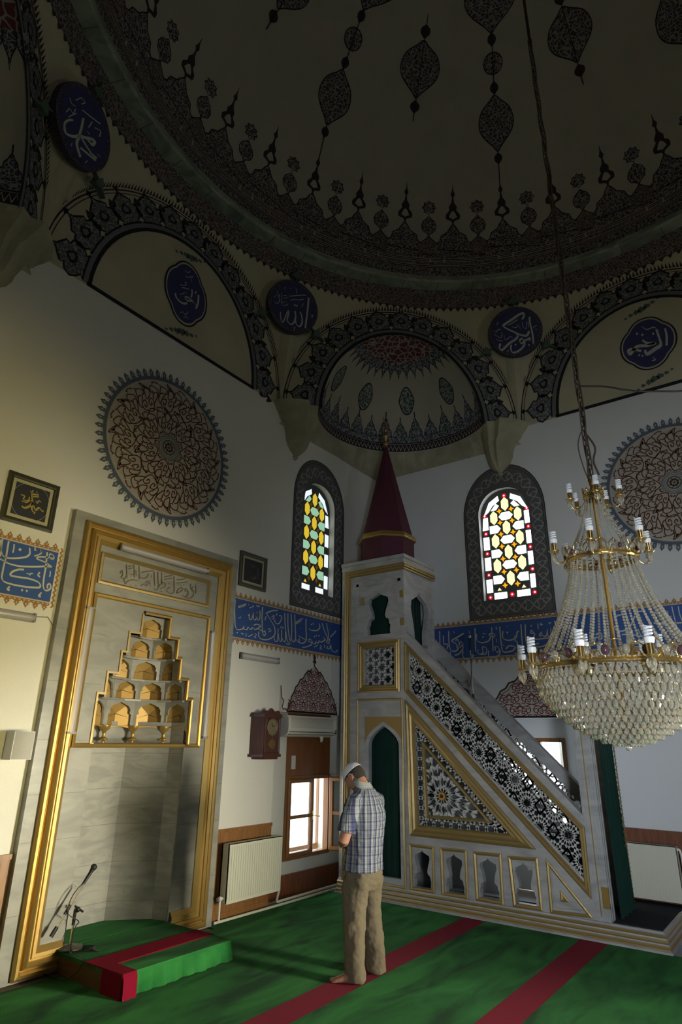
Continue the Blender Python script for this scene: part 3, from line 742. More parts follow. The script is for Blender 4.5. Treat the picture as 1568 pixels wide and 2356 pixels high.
# --- blue inscription bands
ZB0, ZB1 = kz(2.86), kz(3.31)
def bandstrip(wl, base, a, b, strokes_list, px, endcap=None):
    g = G(); lo, hi = min(a, b), max(a, b)
    g.prism([(lo, ZB0), (hi, ZB0), (hi, ZB1), (lo, ZB1)], base, BANDBLUE, -.002, .004)
    for z0, sg in ((ZB1, 1), (ZB0, -1)):
        g.poly([(lo, z0), (hi, z0), (hi, z0+sg*.022), (lo, z0+sg*.022)], base, PINKP, .003)
        n = int((hi-lo)/.083); st = (hi-lo)/n
        for k in range(n):
            c = lo+(k+.5)*st
            def q(x, y): return (c+x*st*.5, z0+sg*(.012+y*.066))
            g.poly([q(*p) for p in ((-1, 0), (1, 0), (1, .25), (.75, .4), (.4, .45), (.62, .62), (.3, .8), (0, 1.12), (-.3, .8), (-.62, .62), (-.4, .45), (-.75, .4), (-1, .25))], base, OCHRE, .005)
            g.poly([q(*p) for p in ((0, .45), (.2, .65), (0, .85), (-.2, .65))], base, PINKP, .006)
            for xx in (-.5, .5): g.poly([q(xx+x, y) for x, y in ((0, .05), (.28, .16), (0, .3), (-.28, .16))], base, PINKP, .006)
    if endcap is not None:
        n = 12; st = (ZB1-ZB0+.1)/n; sg = endcap[1]
        for k in range(n):
            c = ZB0-.05+(k+.5)*st
            g.poly([(endcap[0]+sg*x, c+y*st) for x, y in ((.008, -.5), (.028, -.5), (.045, 0), (.028, .5), (.008, .5), (.026, 0))], base, OCHRE, .005)
    g.build('inscription_band', wl)
    g = G()
    for strokes, org, sc, wk in strokes_list: calli(g, px, LETTER2, org, sc, strokes, wk)
    g.build('painted_lettering', wl)
S1 = [(30, '120,210 100,330 85,420 70,480 50,560 35,640 25,710 50,760 120,790 220,815 340,835 440,845 540,845 550,800 500,760 400,725 300,710 180,690 140,675 170,630 250,600 330,600'),
 (28, '35,180 20,270 15,330 30,390 80,435 180,445 280,440 360,425 405,390 410,340 405,300'), (28, '-60,440 0,455 50,480 130,520 250,550 380,560 520,560 640,555 750,570'),
 (26, '750,575 690,545 620,500 550,470 505,450 540,425 640,430 740,450'), (20, '740,460 690,450 680,400 700,385 735,410 745,450'), (28, '650,360 640,450 630,560 615,640 600,740 595,830 615,880 660,885 695,850 690,800 655,810 650,860'),
 (24, '195,250 190,310 175,370'), (26, '275,325'), (20, '485,290 478,330 500,335'), (20, '570,320 560,340 580,355 572,325 570,370 520,400 470,415'), (20, '690,620 690,660 680,700'), (24, '545,635 520,680 545,700 540,680'),
 (18, '365,650 395,660 410,675 420,655 455,655'), (20, '303,882'), (20, '368,892'), (24, '135,830 100,870 120,885 125,865'), (22, '570,915 530,960 550,975 552,950'), (26, '5,190 10,300 5,420')]
S2 = [(10, '38,35 33,110 35,190 38,245 60,272 100,262 105,240'), (10, '100,262 128,272 140,252 160,270 175,255 195,270 220,258 238,240 205,228 185,236'), (10, '215,262 250,280 275,290'), (10, '255,90 250,150 250,210 252,270 262,318 278,305 270,275'),
 (9, '232,120 234,165 224,195 210,180 208,130'), (9, '208,140 205,180 192,195 182,180 180,135'), (9, '180,150 165,190 148,185 150,150 140,160'), (7, '60,88 90,78 125,66'), (7, '62,98 92,88 120,78'), (7, '150,100 170,92 185,80'), (6, '205,75 210,90 218,78 224,92 232,80'), (6, '140,66 145,78'),
 (6, '62,170 72,182 82,168'), (7, '53,295'), (7, '88,300'), (7, '98,305'), (7, '18,298'), (8, '125,300 122,325'), (7, '140,325 160,318 175,308'), (7, '190,300 205,310 190,330 205,338'),
 (10, '225,285 225,330 260,350 310,345 350,310 348,250 320,200 290,150 285,140 330,122 375,120'), (8, '300,290 320,280 310,262 300,275'), (8, '280,165 275,195'), (8, '325,170 345,160 340,185 325,180'), (9, '385,160 405,165 400,195 380,225 355,215 350,190'), (7, '370,140 362,160'),
 (10, '430,140 432,220 440,300 450,360 470,380 455,388 440,380'), (10, '455,140 455,240 465,330 478,385'), (10, '480,145 485,250 480,340 470,385'), (10, '508,150 512,240 515,340 500,368 485,350'), (10, '515,345 540,372 545,340'),
 (9, '345,330 352,360 372,360 375,300 378,262'), (9, '378,300 385,350 402,362 405,310 405,270'), (9, '405,330 420,365 435,355 435,290'), (8, '515,215 560,185'), (8, '512,230 560,200'), (10, '598,185 598,270 600,350 575,378 545,375'), (9, '540,320 575,340 600,352'),
 (10, '620,265 650,278 690,275 708,250 700,222'), (9, '570,412 600,408 640,390 645,360 625,345 620,365 640,372'), (9, '645,372 670,385 680,365 692,380 705,360 720,370 750,350 735,335'), (10, '725,220 745,280 765,330 785,365'), (9, '760,220 775,300 770,350 760,370 780,378 785,340'), (9, '790,330 820,300 835,280'),
 (7, '665,325'), (7, '680,318'), (7, '700,320'), (7, '640,230'), (7, '655,225'), (7, '660,410 690,395'), (7, '710,395 720,405 708,420 725,428'), (6, '745,410'), (6, '745,398'), (8, '770,400 765,420 785,420 795,390 800,430 830,450 850,430'), (7, '560,190 575,180'), (7, '395,260 405,245 415,262 425,248')]
S3 = [(9, '20,150 25,230'), (9, '60,150 62,260'), (9, '85,180 88,280'), (10, '120,150 122,220 130,270 160,285 185,265 175,245'), (9, '100,280 80,270 90,240 115,240 108,270'), (10, '220,165 180,190 140,215 170,235 178,265'), (8, '165,215 180,205 185,225'), (10, '188,245 200,220 215,235 195,260'), (10, '212,235 215,265 190,300 160,312'), (9, '110,310 130,310 130,285'),
 (9, '150,150 158,165'), (10, '295,130 297,220 298,290 270,310'), (10, '215,280 215,320 240,335 275,325 300,290 330,305 350,290'), (9, '350,290 345,255 372,265 368,300 340,305'), (7, '255,150 262,170'), (7, '310,285 320,275'), (10, '305,170 308,210 340,228 385,215 400,185'), (9, '388,180 400,165 425,170 418,190 395,180'), (8, '345,165 365,170'), (8, '348,190'),
 (10, '405,125 412,210 415,285'), (10, '385,280 390,320 430,325 460,300 460,275'), (9, '430,280 430,255 450,258 458,285 435,290'), (10, '460,120 465,200 478,280 500,290 545,280 560,255 520,250 500,270'), (10, '560,180 562,220'), (10, '480,150 480,195 520,212 565,195 575,160 585,150'), (7, '505,115 512,120'), (8, '510,160'), (7, '430,130 440,138 435,120'), (8, '435,200 440,225'), (7, '490,250 480,238'),
 (10, '600,105 605,180 610,280 590,305 560,295'), (10, '572,215 580,250 600,285'), (10, '628,105 632,200 648,280'), (10, '650,200 700,205 780,195 835,185'), (9, '685,160 670,145 665,165 690,165 685,190 655,205'), (7, '668,115'), (8, '712,100 715,135'), (7, '735,95 730,110 745,105'),
 (9, '818,120 820,165 805,178 798,130'), (9, '798,140 798,178 780,182 775,140'), (9, '775,155 768,182 745,180 735,155'), (9, '735,160 722,180 738,182'), (7, '782,92 790,102 798,90'), (10, '832,85 838,160 842,230'),
 (10, '842,225 825,240 815,222 800,245 785,230 750,250 710,255 688,240 720,232'), (10, '665,260 668,275 700,270'), (8, '735,275'), (8, '755,272'), (8, '705,270 708,290'), (8, '780,295 800,285 820,265 825,280'),
 (9, '865,130 885,120 880,140'), (8, '870,160 895,150 885,185'), (8, '872,95 882,105 892,92')]
S4 = [(14, '15,145 30,230 40,310'), (12, '150,250 140,290 110,300'), (12, '80,200 120,190 150,230 130,270'), (12, '200,150 210,230 190,270 240,290'), (13, '300,240 335,230 340,270 300,260 290,310'), (14, '350,100 365,170 380,250 390,330'), (12, '430,140 450,110 500,100'), (13, '430,180 440,210 490,215 540,180 570,110'), (12, '480,240 540,240 600,250 640,260'), (12, '590,200 620,250 680,250'), (12, '660,60 700,90 760,80'),
 (14, '700,160 760,165 830,162 896,158'), (13, '740,130 760,125 775,110'), (14, '825,45 840,110 858,180 865,220'), (14, '870,45 880,100 900,150'), (13, '865,220 850,240 820,235 815,215'), (12, '790,215 770,245 730,240'), (9, '795,75 800,95'), (9, '800,115 808,125 818,112 822,130'), (9, '765,55 770,60'), (9, '818,190'), (12, '540,300 590,300 640,260'), (12, '560,60 600,80 640,70')]
xr_ = PA(136, 1262).x
bandstrip(wallN, fA, X0, xr_, [(S1, (0, 1210), 5.973, 1.0)], lambda u, v, h=0: PA(u, v, YA-.006), (xr_, 1))
bandstrip(wallN, fA, 5.05, XB, [(S2, (530, 1370), 3.446, 1.0)], lambda u, v, h=0: PA(u, v, YA-.006), None)
bandstrip(wallE, fB, YA-.001, -1.2, [(S3, (990, 1400), 2.89, 1.0), (S4, (1270, 1380), 3.007, .8)], lambda u, v, h=0: PB(u, v, XB-.006), None)
# --- ogee ornament over the low windows
def ogee(wl, base, cx, zb, hw, hh):
    g = G(); brown = mat('ogee_brown_outline', (.055, .04, .03), .85); red = mat('ogee_red_scroll', (.14, .03, .035), .85); gr = mat('ogee_ground', (.48, .44, .40), .9)
    half = [(0, 1.0), (.10, .93), (.17, .88), (.27, .86), (.38, .78), (.44, .70), (.56, .66), (.62, .56), (.72, .50), (.78, .38), (.86, .30), (.90, .18), (1.0, .02), (1.02, 0)]
    P = [(cx+x*hw, zb+y*hh) for x, y in half]+[(cx-x*hw, zb+y*hh) for x, y in reversed(half[1:])]
    g.poly(P, base, gr, .003); g.ribbon(P, .022, base, brown, .006)
    g.ribbon([(cx+(x-cx)*.93, zb+(z-zb)*.93) for x, z in P], .008, base, brown, .006)
    n = 5
    for j in range(4):
        z0 = zb+hh*.22*j; w = hw*(1-.235*j); k = max(2, 5-j)
        for i in range(k):
            c = cx-w+(2*i+1)*w/k
            vines(g, (lambda x, y, c=c, z0=z0, w=w, k=k: (c+x*w/k*.93, z0+.01+y*hh*.225)), .011, base, red, None, .005, 4)
    # finial and the small side leaf
    g.poly([(cx+x, zb+hh+z) for x, z in mir([(0, -.01), (.012, .0), (.01, .03), (.045, .05), (.02, .08), (.03, .11), (0, .17)])], base, brown, .005)
    g.poly([(cx-hw*1.0-x, zb+z) for x, z in ((0, 0), (.04, .03), (.08, .02), (.10, .05), (.07, .12), (.12, .16), (.14, .30), (.15, .30), (.15, 0))], base, gr, .004)
    g.ribbon([(cx-hw*1.0-x, zb+z) for x, z in ((0, 0), (.04, .03), (.08, .02), (.10, .05), (.07, .12), (.12, .16), (.14, .30))], .016, base, brown, .006)
    g.build('painted_ogee', wl)
ogee(wallN, fA, LWA['x0']+.72, LWA['z1']+.01, .52, .60)
ogee(wallE, fB, (LWB['y0']+LWB['y1'])/2, LWB['z1']+.01, .80, .66)
# --- stained glass windows
def offloop(S, d, n=10): return arch_loop(S['c'], S['w']+d, S['zb']-d*1.15, S['zs'], S['za']+d*1.55, n)
def stained(no, wl, base, S, dep, cols, red):
    fn = lambda s, t, h=0: base(s, t, h-dep)
    # painted border on the wall
    g = G(); dk = mat('window_border_grey', (.115, .115, .115), .9); lt = mat('window_border_braid', (.27, .27, .26), .9)
    dO = .245; o = offloop(S, dO); i = offloop(S, .01)
    g.poly([o, i], base, dk, .003); g.ribbon(o, .012, base, BLACKP, .006, True); g.ribbon(offloop(S, dO-.03), .006, base, BLACKP, .006, True)
    mid = [V(p) for p in offloop(S, .125)]; L = [0]
    mid.append(mid[0])
    for a, b in zip(mid, mid[1:]): L.append(L[-1]+(b-a).length)
    def at(s):
        for k in range(len(L)-1):
            if s <= L[k+1]+1e-9:
                t = (s-L[k])/max(1e-9, L[k+1]-L[k]); p = mid[k].lerp(mid[k+1], t); d = (mid[k+1]-mid[k]).normalized(); return p, V((-d.y, d.x))
        return mid[-1], V((0, 1))
    N = 360; per = L[-1]/round(L[-1]/.34)
    for ph in (0, 2):
        Q = []
        for k in range(N+1):
            s = L[-1]*k/N*.9999; p, nn = at(s); Q.append(p+nn*(.072*sin(2*pi*s/per+ph*pi/2)))
        for k in range(0, N, 12): g.ribbon([tuple(x) for x in Q[k:k+13]], .016, base, lt, .005+.0004*ph)
    for k in range(int(L[-1]/per*2)):
        p, nn = at(min(L[-1]*.9999, per*(k+.5)/2)); sg = 1 if k % 2 else -1; d = V((nn.y, -nn.x))
        for w0, w1 in ((0, .05), (.02, -.045)):
            q0 = p+nn*w0*sg+d*.0; q1 = p+nn*w1*sg+d*.05; q2 = p+nn*(w1*1.3)*sg+d*.02
            g.poly([tuple(q0), tuple(q1), tuple(q2)], base, lt, .0065)
            q1 = p+nn*w1*sg-d*.05; g.poly([tuple(q0), tuple(q1), tuple(q2)], base, dk, .0068)
    g.build('painted_window_border', wl)
    # gypsum panel
    g = G(); gyp = mat('gypsum_tracery', (.10, .105, .10), .9, bump=.3, bscale=30)
    g.prism(arch_loop(S['c'], S['w']+.03, S['zb']-.03, S['zs'], S['za']+.04), fn, gyp, -.05, 0)
    w = g.build('window_%d' % no, kind='structure')
    def pane(pts, m): 
        g = G(); g.prism(pts, fn, m, -.02, .006); g.build('glass_piece', w)
    W_, Hh, c, z0 = S['w'], S['za']-S['zb'], S['c'], S['zb']
    u = W_/150.; v = Hh/640.
    def P(x, y): return (c+x*u*(1 if no == 1 else -1), z0+y*v)
    def poly(pts, m): pane([P(*p) for p in pts], m)
    white, vc, hc, st = cols
    for sx in (-1, 1):
        for y in (84, 214, 337, 457): poly([(sx*112, y-38), (sx*148, y-38), (sx*(148 if y < 400 else 140), y+38), (sx*112, y+38)], white)
        poly([(sx*104, 528), (sx*135, 508), (sx*98, 585), (sx*40, 618), (sx*34, 588), (sx*78, 562)], white)
        poly([(sx*30, 4), (sx*105, 4), (sx*105, 40), (sx*30, 40)], white)
        for y, k in ((19, 1), (149, 1), (276, 1), (397, 1), (506, .8)):
            if red:
                g = G()
                for a in range(6):
                    g.prism([P(sx*130+8*cos(a*1.047)+5.5*cos(t), y+8*sin(a*1.047)+5.5*sin(t)) for t in (0, 1.05, 2.1, 3.14, 4.19, 5.24)], fn, red, -.02, .004)
                g.prism([P(sx*130+4.5*cos(t), y+4.5*sin(t)) for t in (0, 1.05, 2.1, 3.14, 4.19, 5.24)], fn, white, -.02, .008)
                g.build('glass_flower', w)
    if red:
        for x, y in ((0, 22), (0, 612)):
            g = G()
            for a in range(6): g.prism([P(x+9*cos(a*1.047)+6*cos(t), y+9*sin(a*1.047)+6*sin(t)) for t in (0, 1.05, 2.1, 3.14, 4.19, 5.24)], fn, red, -.02, .004)
            g.prism([P(x+4.5*cos(t), y+4.5*sin(t)) for t in (0, 1.05, 2.1, 3.14, 4.19, 5.24)], fn, white, -.02, .008)
            g.build('glass_flower', w)
    def vh(x, y): poly([(x, y-43), (x+22, y-20), (x+22, y+20), (x, y+43), (x-22, y+20), (x-22, y-20)], vc)
    def hh(x, y): poly([(x-44, y), (x-24, y-24), (x+24, y-24), (x+44, y), (x+24, y+24), (x-24, y+24)], hc)
    def hp(sx, y): poly([(sx*36, y), (sx*56, y-24), (sx*104, y-24), (sx*104, y+24), (sx*56, y+24)], hc)
    for y in (115, 268, 415, 560): vh(0, y)
    for y in (195, 343, 486): hh(0, y); vh(74, y); vh(-74, y)
    for sx in (-1, 1):
        for y in (115, 268, 415): hp(sx, y)
        poly([(sx*36, 556), (sx*56, 532), (sx*90, 532), (sx*56, 572)], hc)
        poly([(sx*60, 52), (sx*84, 52), (sx*72, 68)], vc)
        for y in (78, 156, 232, 306, 380, 450, 522):
            x, a, b_ = sx*37, 17, 5.5
            if st: poly([(x-a, y), (x-b_, y-b_), (x, y-a), (x+b_, y-b_), (x+a, y), (x+b_, y+b_), (x, y+a), (x-b_, y+b_)], st)
    return w
def gl(name, c, e): return mat(name, c, .3, emit=e)  # panes glow themselves in place of daylight behind the opaque panel
stained(1, wallN, fA, SGA, .10, (gl('glass_clear_frosted', (.80, .88, .95), 1.0), gl('glass_yellow', (.85, .60, .04), .75), gl('glass_mint', (.36, .66, .44), .75), gl('glass_amber_dark', (.16, .06, .015), .5)), None)
stained(2, wallE, fB, SGB, .10, (gl('glass_bright_frosted', (.93, .97, 1.0), 2.6), gl('glass_pale_yellow', (1.0, .90, .48), 1.15), gl('glass_pale_green', (.86, 1.0, .92), 1.3), gl('glass_orange', (.95, .42, .01), 1.0)), gl('glass_red', (.7, .012, .03), .8))
# --- low window, north wall (recess with timber panel, fixed casement, open casement)
YR = YA+.16
g = G(); x0, x1, z1 = LWA['x0'], LWA['x1'], LWA['z1']
wx0, wx1 = PA(656, 1786, YR).x, PA(757, 1785, YR).x; wz0, wz1 = .38, PA(700, 1784, YR).z
g.prism([[(x0-.1, 0), (x1+.1, 0), (x1+.1, z1+.1), (x0-.1, z1+.1)], [(wx0, wz0), (wx1, wz0), (wx1, z1-.0), (wx0, z1-.0)]], lambda s, t, h=0: V((s, YR-h, t)), PLASTER, -.05, 0)
wA = g.build('window_7', kind='structure')
fR = lambda s, t, h=0: V((s, YR-h, t))
g = G(); g.prism([(wx0, wz1), (wx1, wz1), (wx1, z1), (wx0, z1)], fR, WOODR if 0 else mat_wood('orange_panel_wood', (.27, .105, .03), (.2, .07, .02)), -.03, .004); g.build('timber_panel', wA)
g = G(); g.prism([(x0, 0), (x1, 0), (x1, .24), (x0, .24)], fR, WOODR, -.01, .03); g.build('baseboard', wA)
g = G(); g.frame([(wx0, wz0), (wx1, wz0), (wx1, wz1), (wx0, wz1)], [(0, -.06), (0, .02), (.045, .02), (.045, -.06)], fR, WOOD); g.build('window_frame', wA)
glassm = mat('window_glass', (.9, .95, .95), .02, trans=1.0, ior=1.1)
mx_ = lerp(wx0, wx1, .56)
def sash(nm, P0, ax, w, z0, z1, parent, handle=False):
    fn = lambda s, t, h=0: V(P0)+V(ax)*s+V((0, 0, 1))*t+V((ax[1], -ax[0], 0))*h
    g = G(); pr = [(0, -.02), (0, .02), (.012, .028), (.05, .028), (.055, .01), (.055, -.02), (0, -.02)]
    g.frame([(0, z0), (w, z0), (w, z1), (0, z1)], pr, fn, WOOD)
    zm = (z0+z1)/2; g.prism([(.05, zm-.02), (w-.05, zm-.02), (w-.05, zm+.02), (.05, zm+.02)], fn, WOOD, -.015, .02)
    o = g.build('casement', parent)
    g = G(); g.prism([(.05, z0+.05), (w-.05, z0+.05), (w-.05, z1-.05), (.05, z1-.05)], fn, glassm, -.004, .0); g.build('glass_pane', o)
    if handle:
        g = G(); g.prism([(w-.04, zm-.05), (w-.015, zm-.05), (w-.015, zm+.05), (w-.04, zm+.05)], fn, BRASS, .026, .032)
        a = fn(w-.028, zm, .03); b = fn(w-.028, zm, .075); c = fn(w+.05, zm-.015, .085); g.tube([a, b, c], .007, BRASS, 6); g.build('casement_handle', o)
    return o
sash('casement', (wx0+.03, YR-.015, 0), (1, 0, 0), mx_-wx0, wz0+.03, wz1-.03, wA, True)
sash('casement', (wx1-.02, YR-.03, 0), (.18, -.98, 0), .46, wz0+.03, wz1-.03, wA)
g = G()   # outer frame and jambs seen through the opening
g.frame([(wx0-.02, wz0-.02), (wx1+.3, wz0-.02), (wx1+.3, wz1+.2), (wx0-.02, wz1+.2)], [(0, -.40), (0, -.36), (.07, -.36), (.07, -.40)], fR, WOOD)
g.box(wx0+.30, wx0+.36, YR+.40, YR+.45, wz0, wz1+.1, WOOD)
g.build('outer_frame', wA)
g = G(); g.prism([(wx0+.12, wz1-.10), (wx0+.2, wz1-.10), (wx0+.2, wz1+.06), (wx0+.12, wz1+.06)], lambda s, t, h=0: V((s-.02, YR-h, t+.18)), WHITEP, .004, .008)
tag(g.build('paper_note'), 'small white paper note stuck on the timber panel above the open window', 'note')
# --- low window, east wall
XR_ = XB+.42
by0, by1, bz1 = LWB['y0'], LWB['y1'], LWB['z1']; fRB = lambda s, t, h=0: V((XR_-h, s, t))
vy0 = PB(1299, 1700, XR_).y; vz1 = PB(1260, 1698, XR_).z
g = G()
for a0, a1, c0, c1 in ((by0-.1, vy0, 0, bz1+.1), (vy0+.95, by1+.1, 0, bz1+.1), (vy0, vy0+.95, 0, .55), (vy0, vy0+.95, vz1, bz1+.1)): g.prism([(a0, c0), (a1, c0), (a1, c1), (a0, c1)], fRB, PLASTER_B, -.05, 0)
g.build('window_8', kind='structure'); wB = bpy.data.objects['window_8']
g = G(); g.frame([(vy0, .55), (vy0+.95, .55), (vy0+.95, vz1), (vy0, vz1)], [(0, -.05), (0, .01), (.05, .01), (.05, -.05)], fRB, WOOD); g.prism([(vy0+.33, .6), (vy0+.38, .6), (vy0+.38, vz1-.04), (vy0+.33, vz1-.04)], fRB, WOOD, -.05, .01); g.build('window_frame', wB)
g = G(); g.prism([(vy0+.03, .58), (vy0+.92, .58), (vy0+.92, vz1-.03), (vy0+.03, vz1-.03)], fRB, glassm, -.03, -.026); g.build('glass_pane', wB)
g = G()
for yy0, yy1 in ((vy0+.12, vy0+.2), (vy0+.5, vy0+.56)): g.box(XR_+.35, XR_+.4, yy0, yy1, .3, 2.4, WHITEP)
g.build('outer_frame', wB)
# ================================================================== MIHRAB (prayer niche)
YM = 5.25; MC = 3.945
def fM(s, t, h=0): return V((s, YM-h, t))
mih = thing('prayer_niche', 'tall marble mihrab with gold mouldings and a stepped stalactite hood in the left wall', 'prayer niche', (MC, YM, 0))
OFF = [(.54, 2.117), (.465, 2.31), (.345, 2.515), (.285, 2.71), (.155, 2.915)]
def steps(d=0):
    R = []; z = 0
    pts = [(MC+.52-d*0, 0), (MC+.52, 1.70), (MC+.54, 1.70)]
    pz = 1.70
    for i, (w, zt) in enumerate(OFF):
        pts.append((MC+w, zt))
        if i+1 < len(OFF): pts.append((MC+OFF[i+1][0], zt))
    return pts
rgt = steps(); lft = [(2*MC-x, z) for x, z in reversed(rgt)]
g = G()
g.prism([(2.90, 0)]+[(p[0], p[1]) for p in lft[::-1]][0:0]+[(lft[-1][0], 0)]+lft[::-1][1:]+rgt[::-1][0:-1]+[(rgt[0][0], 0), (5.03, 0), (5.03, 3.77), (2.90, 3.77)], fM, MARBLE_M, -.09, 0)
# joints of the marble facing
jm = mat('marble_joint', (.2, .19, .16), .8)
for z in (.45, .95, 1.30, 1.72, 2.2, 2.65):
    for a, b in ((2.90, 3.01), (3.20, 3.42), (4.47, 4.73), (4.93, 5.03)): g.poly([(a, z), (b, z), (b, z+.004), (a, z+.004)], fM, jm, .002)
g.build('marble_frame', mih)
def shine(w): return None
g = G()
g.frame([(3.40, .02), (3.01, .02), (3.01, 3.69), (4.93, 3.69), (4.93, .02), (4.48, .02)], [(0, 0), (0, .03), (.015, .045), (.035, .05), (.05, .035), (.052, .022), (.062, .022), (.066, .045), (.085, .062), (.105, .045), (.11, .03), (.122, .03), (.128, .042), (.155, .042), (.185, .02), (.195, .012), (.195, 0)], fM, GOLD, False)
g.build('gold_moulding', mih)
g = G()
th_ = [(0, 0), (0, .02), (.012, .028), (.03, .02), (.04, 0)]
g.frame([(3.21, 1.66), (4.66, 1.66), (4.66, 3.03), (3.21, 3.03)], th_, fM, GOLD)
g.build('gold_fillet', mih)
g = G()
g.frame([(3.22, 3.12), (4.62, 3.12), (4.62, 3.43), (3.22, 3.43)], [(0, 0), (0, .018), (.02, .024), (.04, .004)], fM, GOLD_D)
S5 = [(10, '100,90 103,170 105,240'), (10, '180,90 183,160 185,230'), (10, '235,110 238,190 240,250'), (9, '30,190 50,150 60,200 40,230 80,240 100,210'), (10, '80,300 110,270 160,255 220,262'), (9, '70,240 80,280 100,300'), (9, '120,110 160,100'), (9, '120,135 165,125'), (8, '130,180 150,200 170,190'), (9, '200,150 205,210'),
 (10, '260,175 310,165 390,155'), (10, '400,165 402,240 405,320'), (10, '440,170 442,260 445,330 420,365 390,350'), (10, '480,175 482,250 484,310'), (9, '250,230 290,240 330,220'), (9, '250,320 290,300 310,320 340,290 360,320'), (9, '300,290 340,270 360,300'), (9, '450,330 480,290 520,290 510,330 460,350'), (9, '340,190 330,215'), (9, '365,200 370,230'),
 (9, '505,225 550,215 600,205'), (9, '505,250 550,245 595,238'), (10, '615,215 617,300 615,380 580,405 545,385 535,360'), (9, '530,340 545,350 560,335 575,350'), (9, '640,255 700,250 740,240'), (9, '640,290 700,285 760,275'), (9, '640,400 660,360 690,340 710,350 690,380 640,400'), (9, '700,420 740,440 770,400 750,350 730,370 760,390'), (9, '790,300 800,350 830,400 800,450 740,450'), (9, '820,330 810,360 835,380'), (9, '850,310 852,400'),
 (7, '555,295'), (7, '575,285'), (7, '660,310'), (7, '690,315'), (7, '720,310'), (7, '800,300'), (8, '190,310 210,330'), (8, '140,300 150,320'), (8, '460,375 490,385')]
g.build('inscription_frame', mih)
g = G(); calli(g, lambda u, v, h=0: PA(u, v, YM-.007), mat('carved_letter_shade', (.12, .09, .04), .6), (270, 1280), 4.716, S5, 1.25)
g.build('carved_inscription', mih)
# gilded edge of the stepped opening
g = G()
g.frame(rgt[1:]+[(MC-.155, 2.915)], [(0, 0), (0, .03), (-.014, .036), (-.03, .02), (-.036, 0)], fM, GOLD, closed=False)
g.frame([(MC-.155, 2.915)]+[p for p in lft[1:-1]], [(0, 0), (0, .012), (-.02, .012), (-.022, 0)], fM, GOLD_D, closed=False)
g.build('stepped_gold_edge', mih)
# niche walls
NP4 = [(3.42, 5.27), (3.46, 5.43), (3.70, 5.71), (4.11, 5.72), (4.425, 5.43), (4.465, 5.27)]
g = G()
NICHEM = mat_marble('niche_marble', (.33, .325, .285), (.24, .24, .22), 3.2, .35)
for a, b in zip(NP4, NP4[1:]): g.face([(*a, .0), (*b, .0), (*b, 1.9), (*a, 1.9)], NICHEM)
for a, b in zip(NP4, NP4[1:]):
    o = 0
    for z in (.30, .63, .96, 1.28, 1.60):
        aa = V((*a, z)); bb = V((*b, z)); off = V((b[1]-a[1], a[0]-b[0], 0)).normalized()*.002
        g.face([aa+off, bb+off, bb+off+V((0, 0, .004)), aa+off+V((0, 0, .004))], mat('marble_joint', (.2, .19, .16), .8))
g.face([(3.42, 5.26, 0), (4.46, 5.26, 0), (4.46, 5.8, 0), (3.42, 5.8, 0)], NICHEM)
g.box(3.3, 4.6, 5.86, 5.9, 0, 3.1, NICHEM)
g.build('niche_wall', mih)
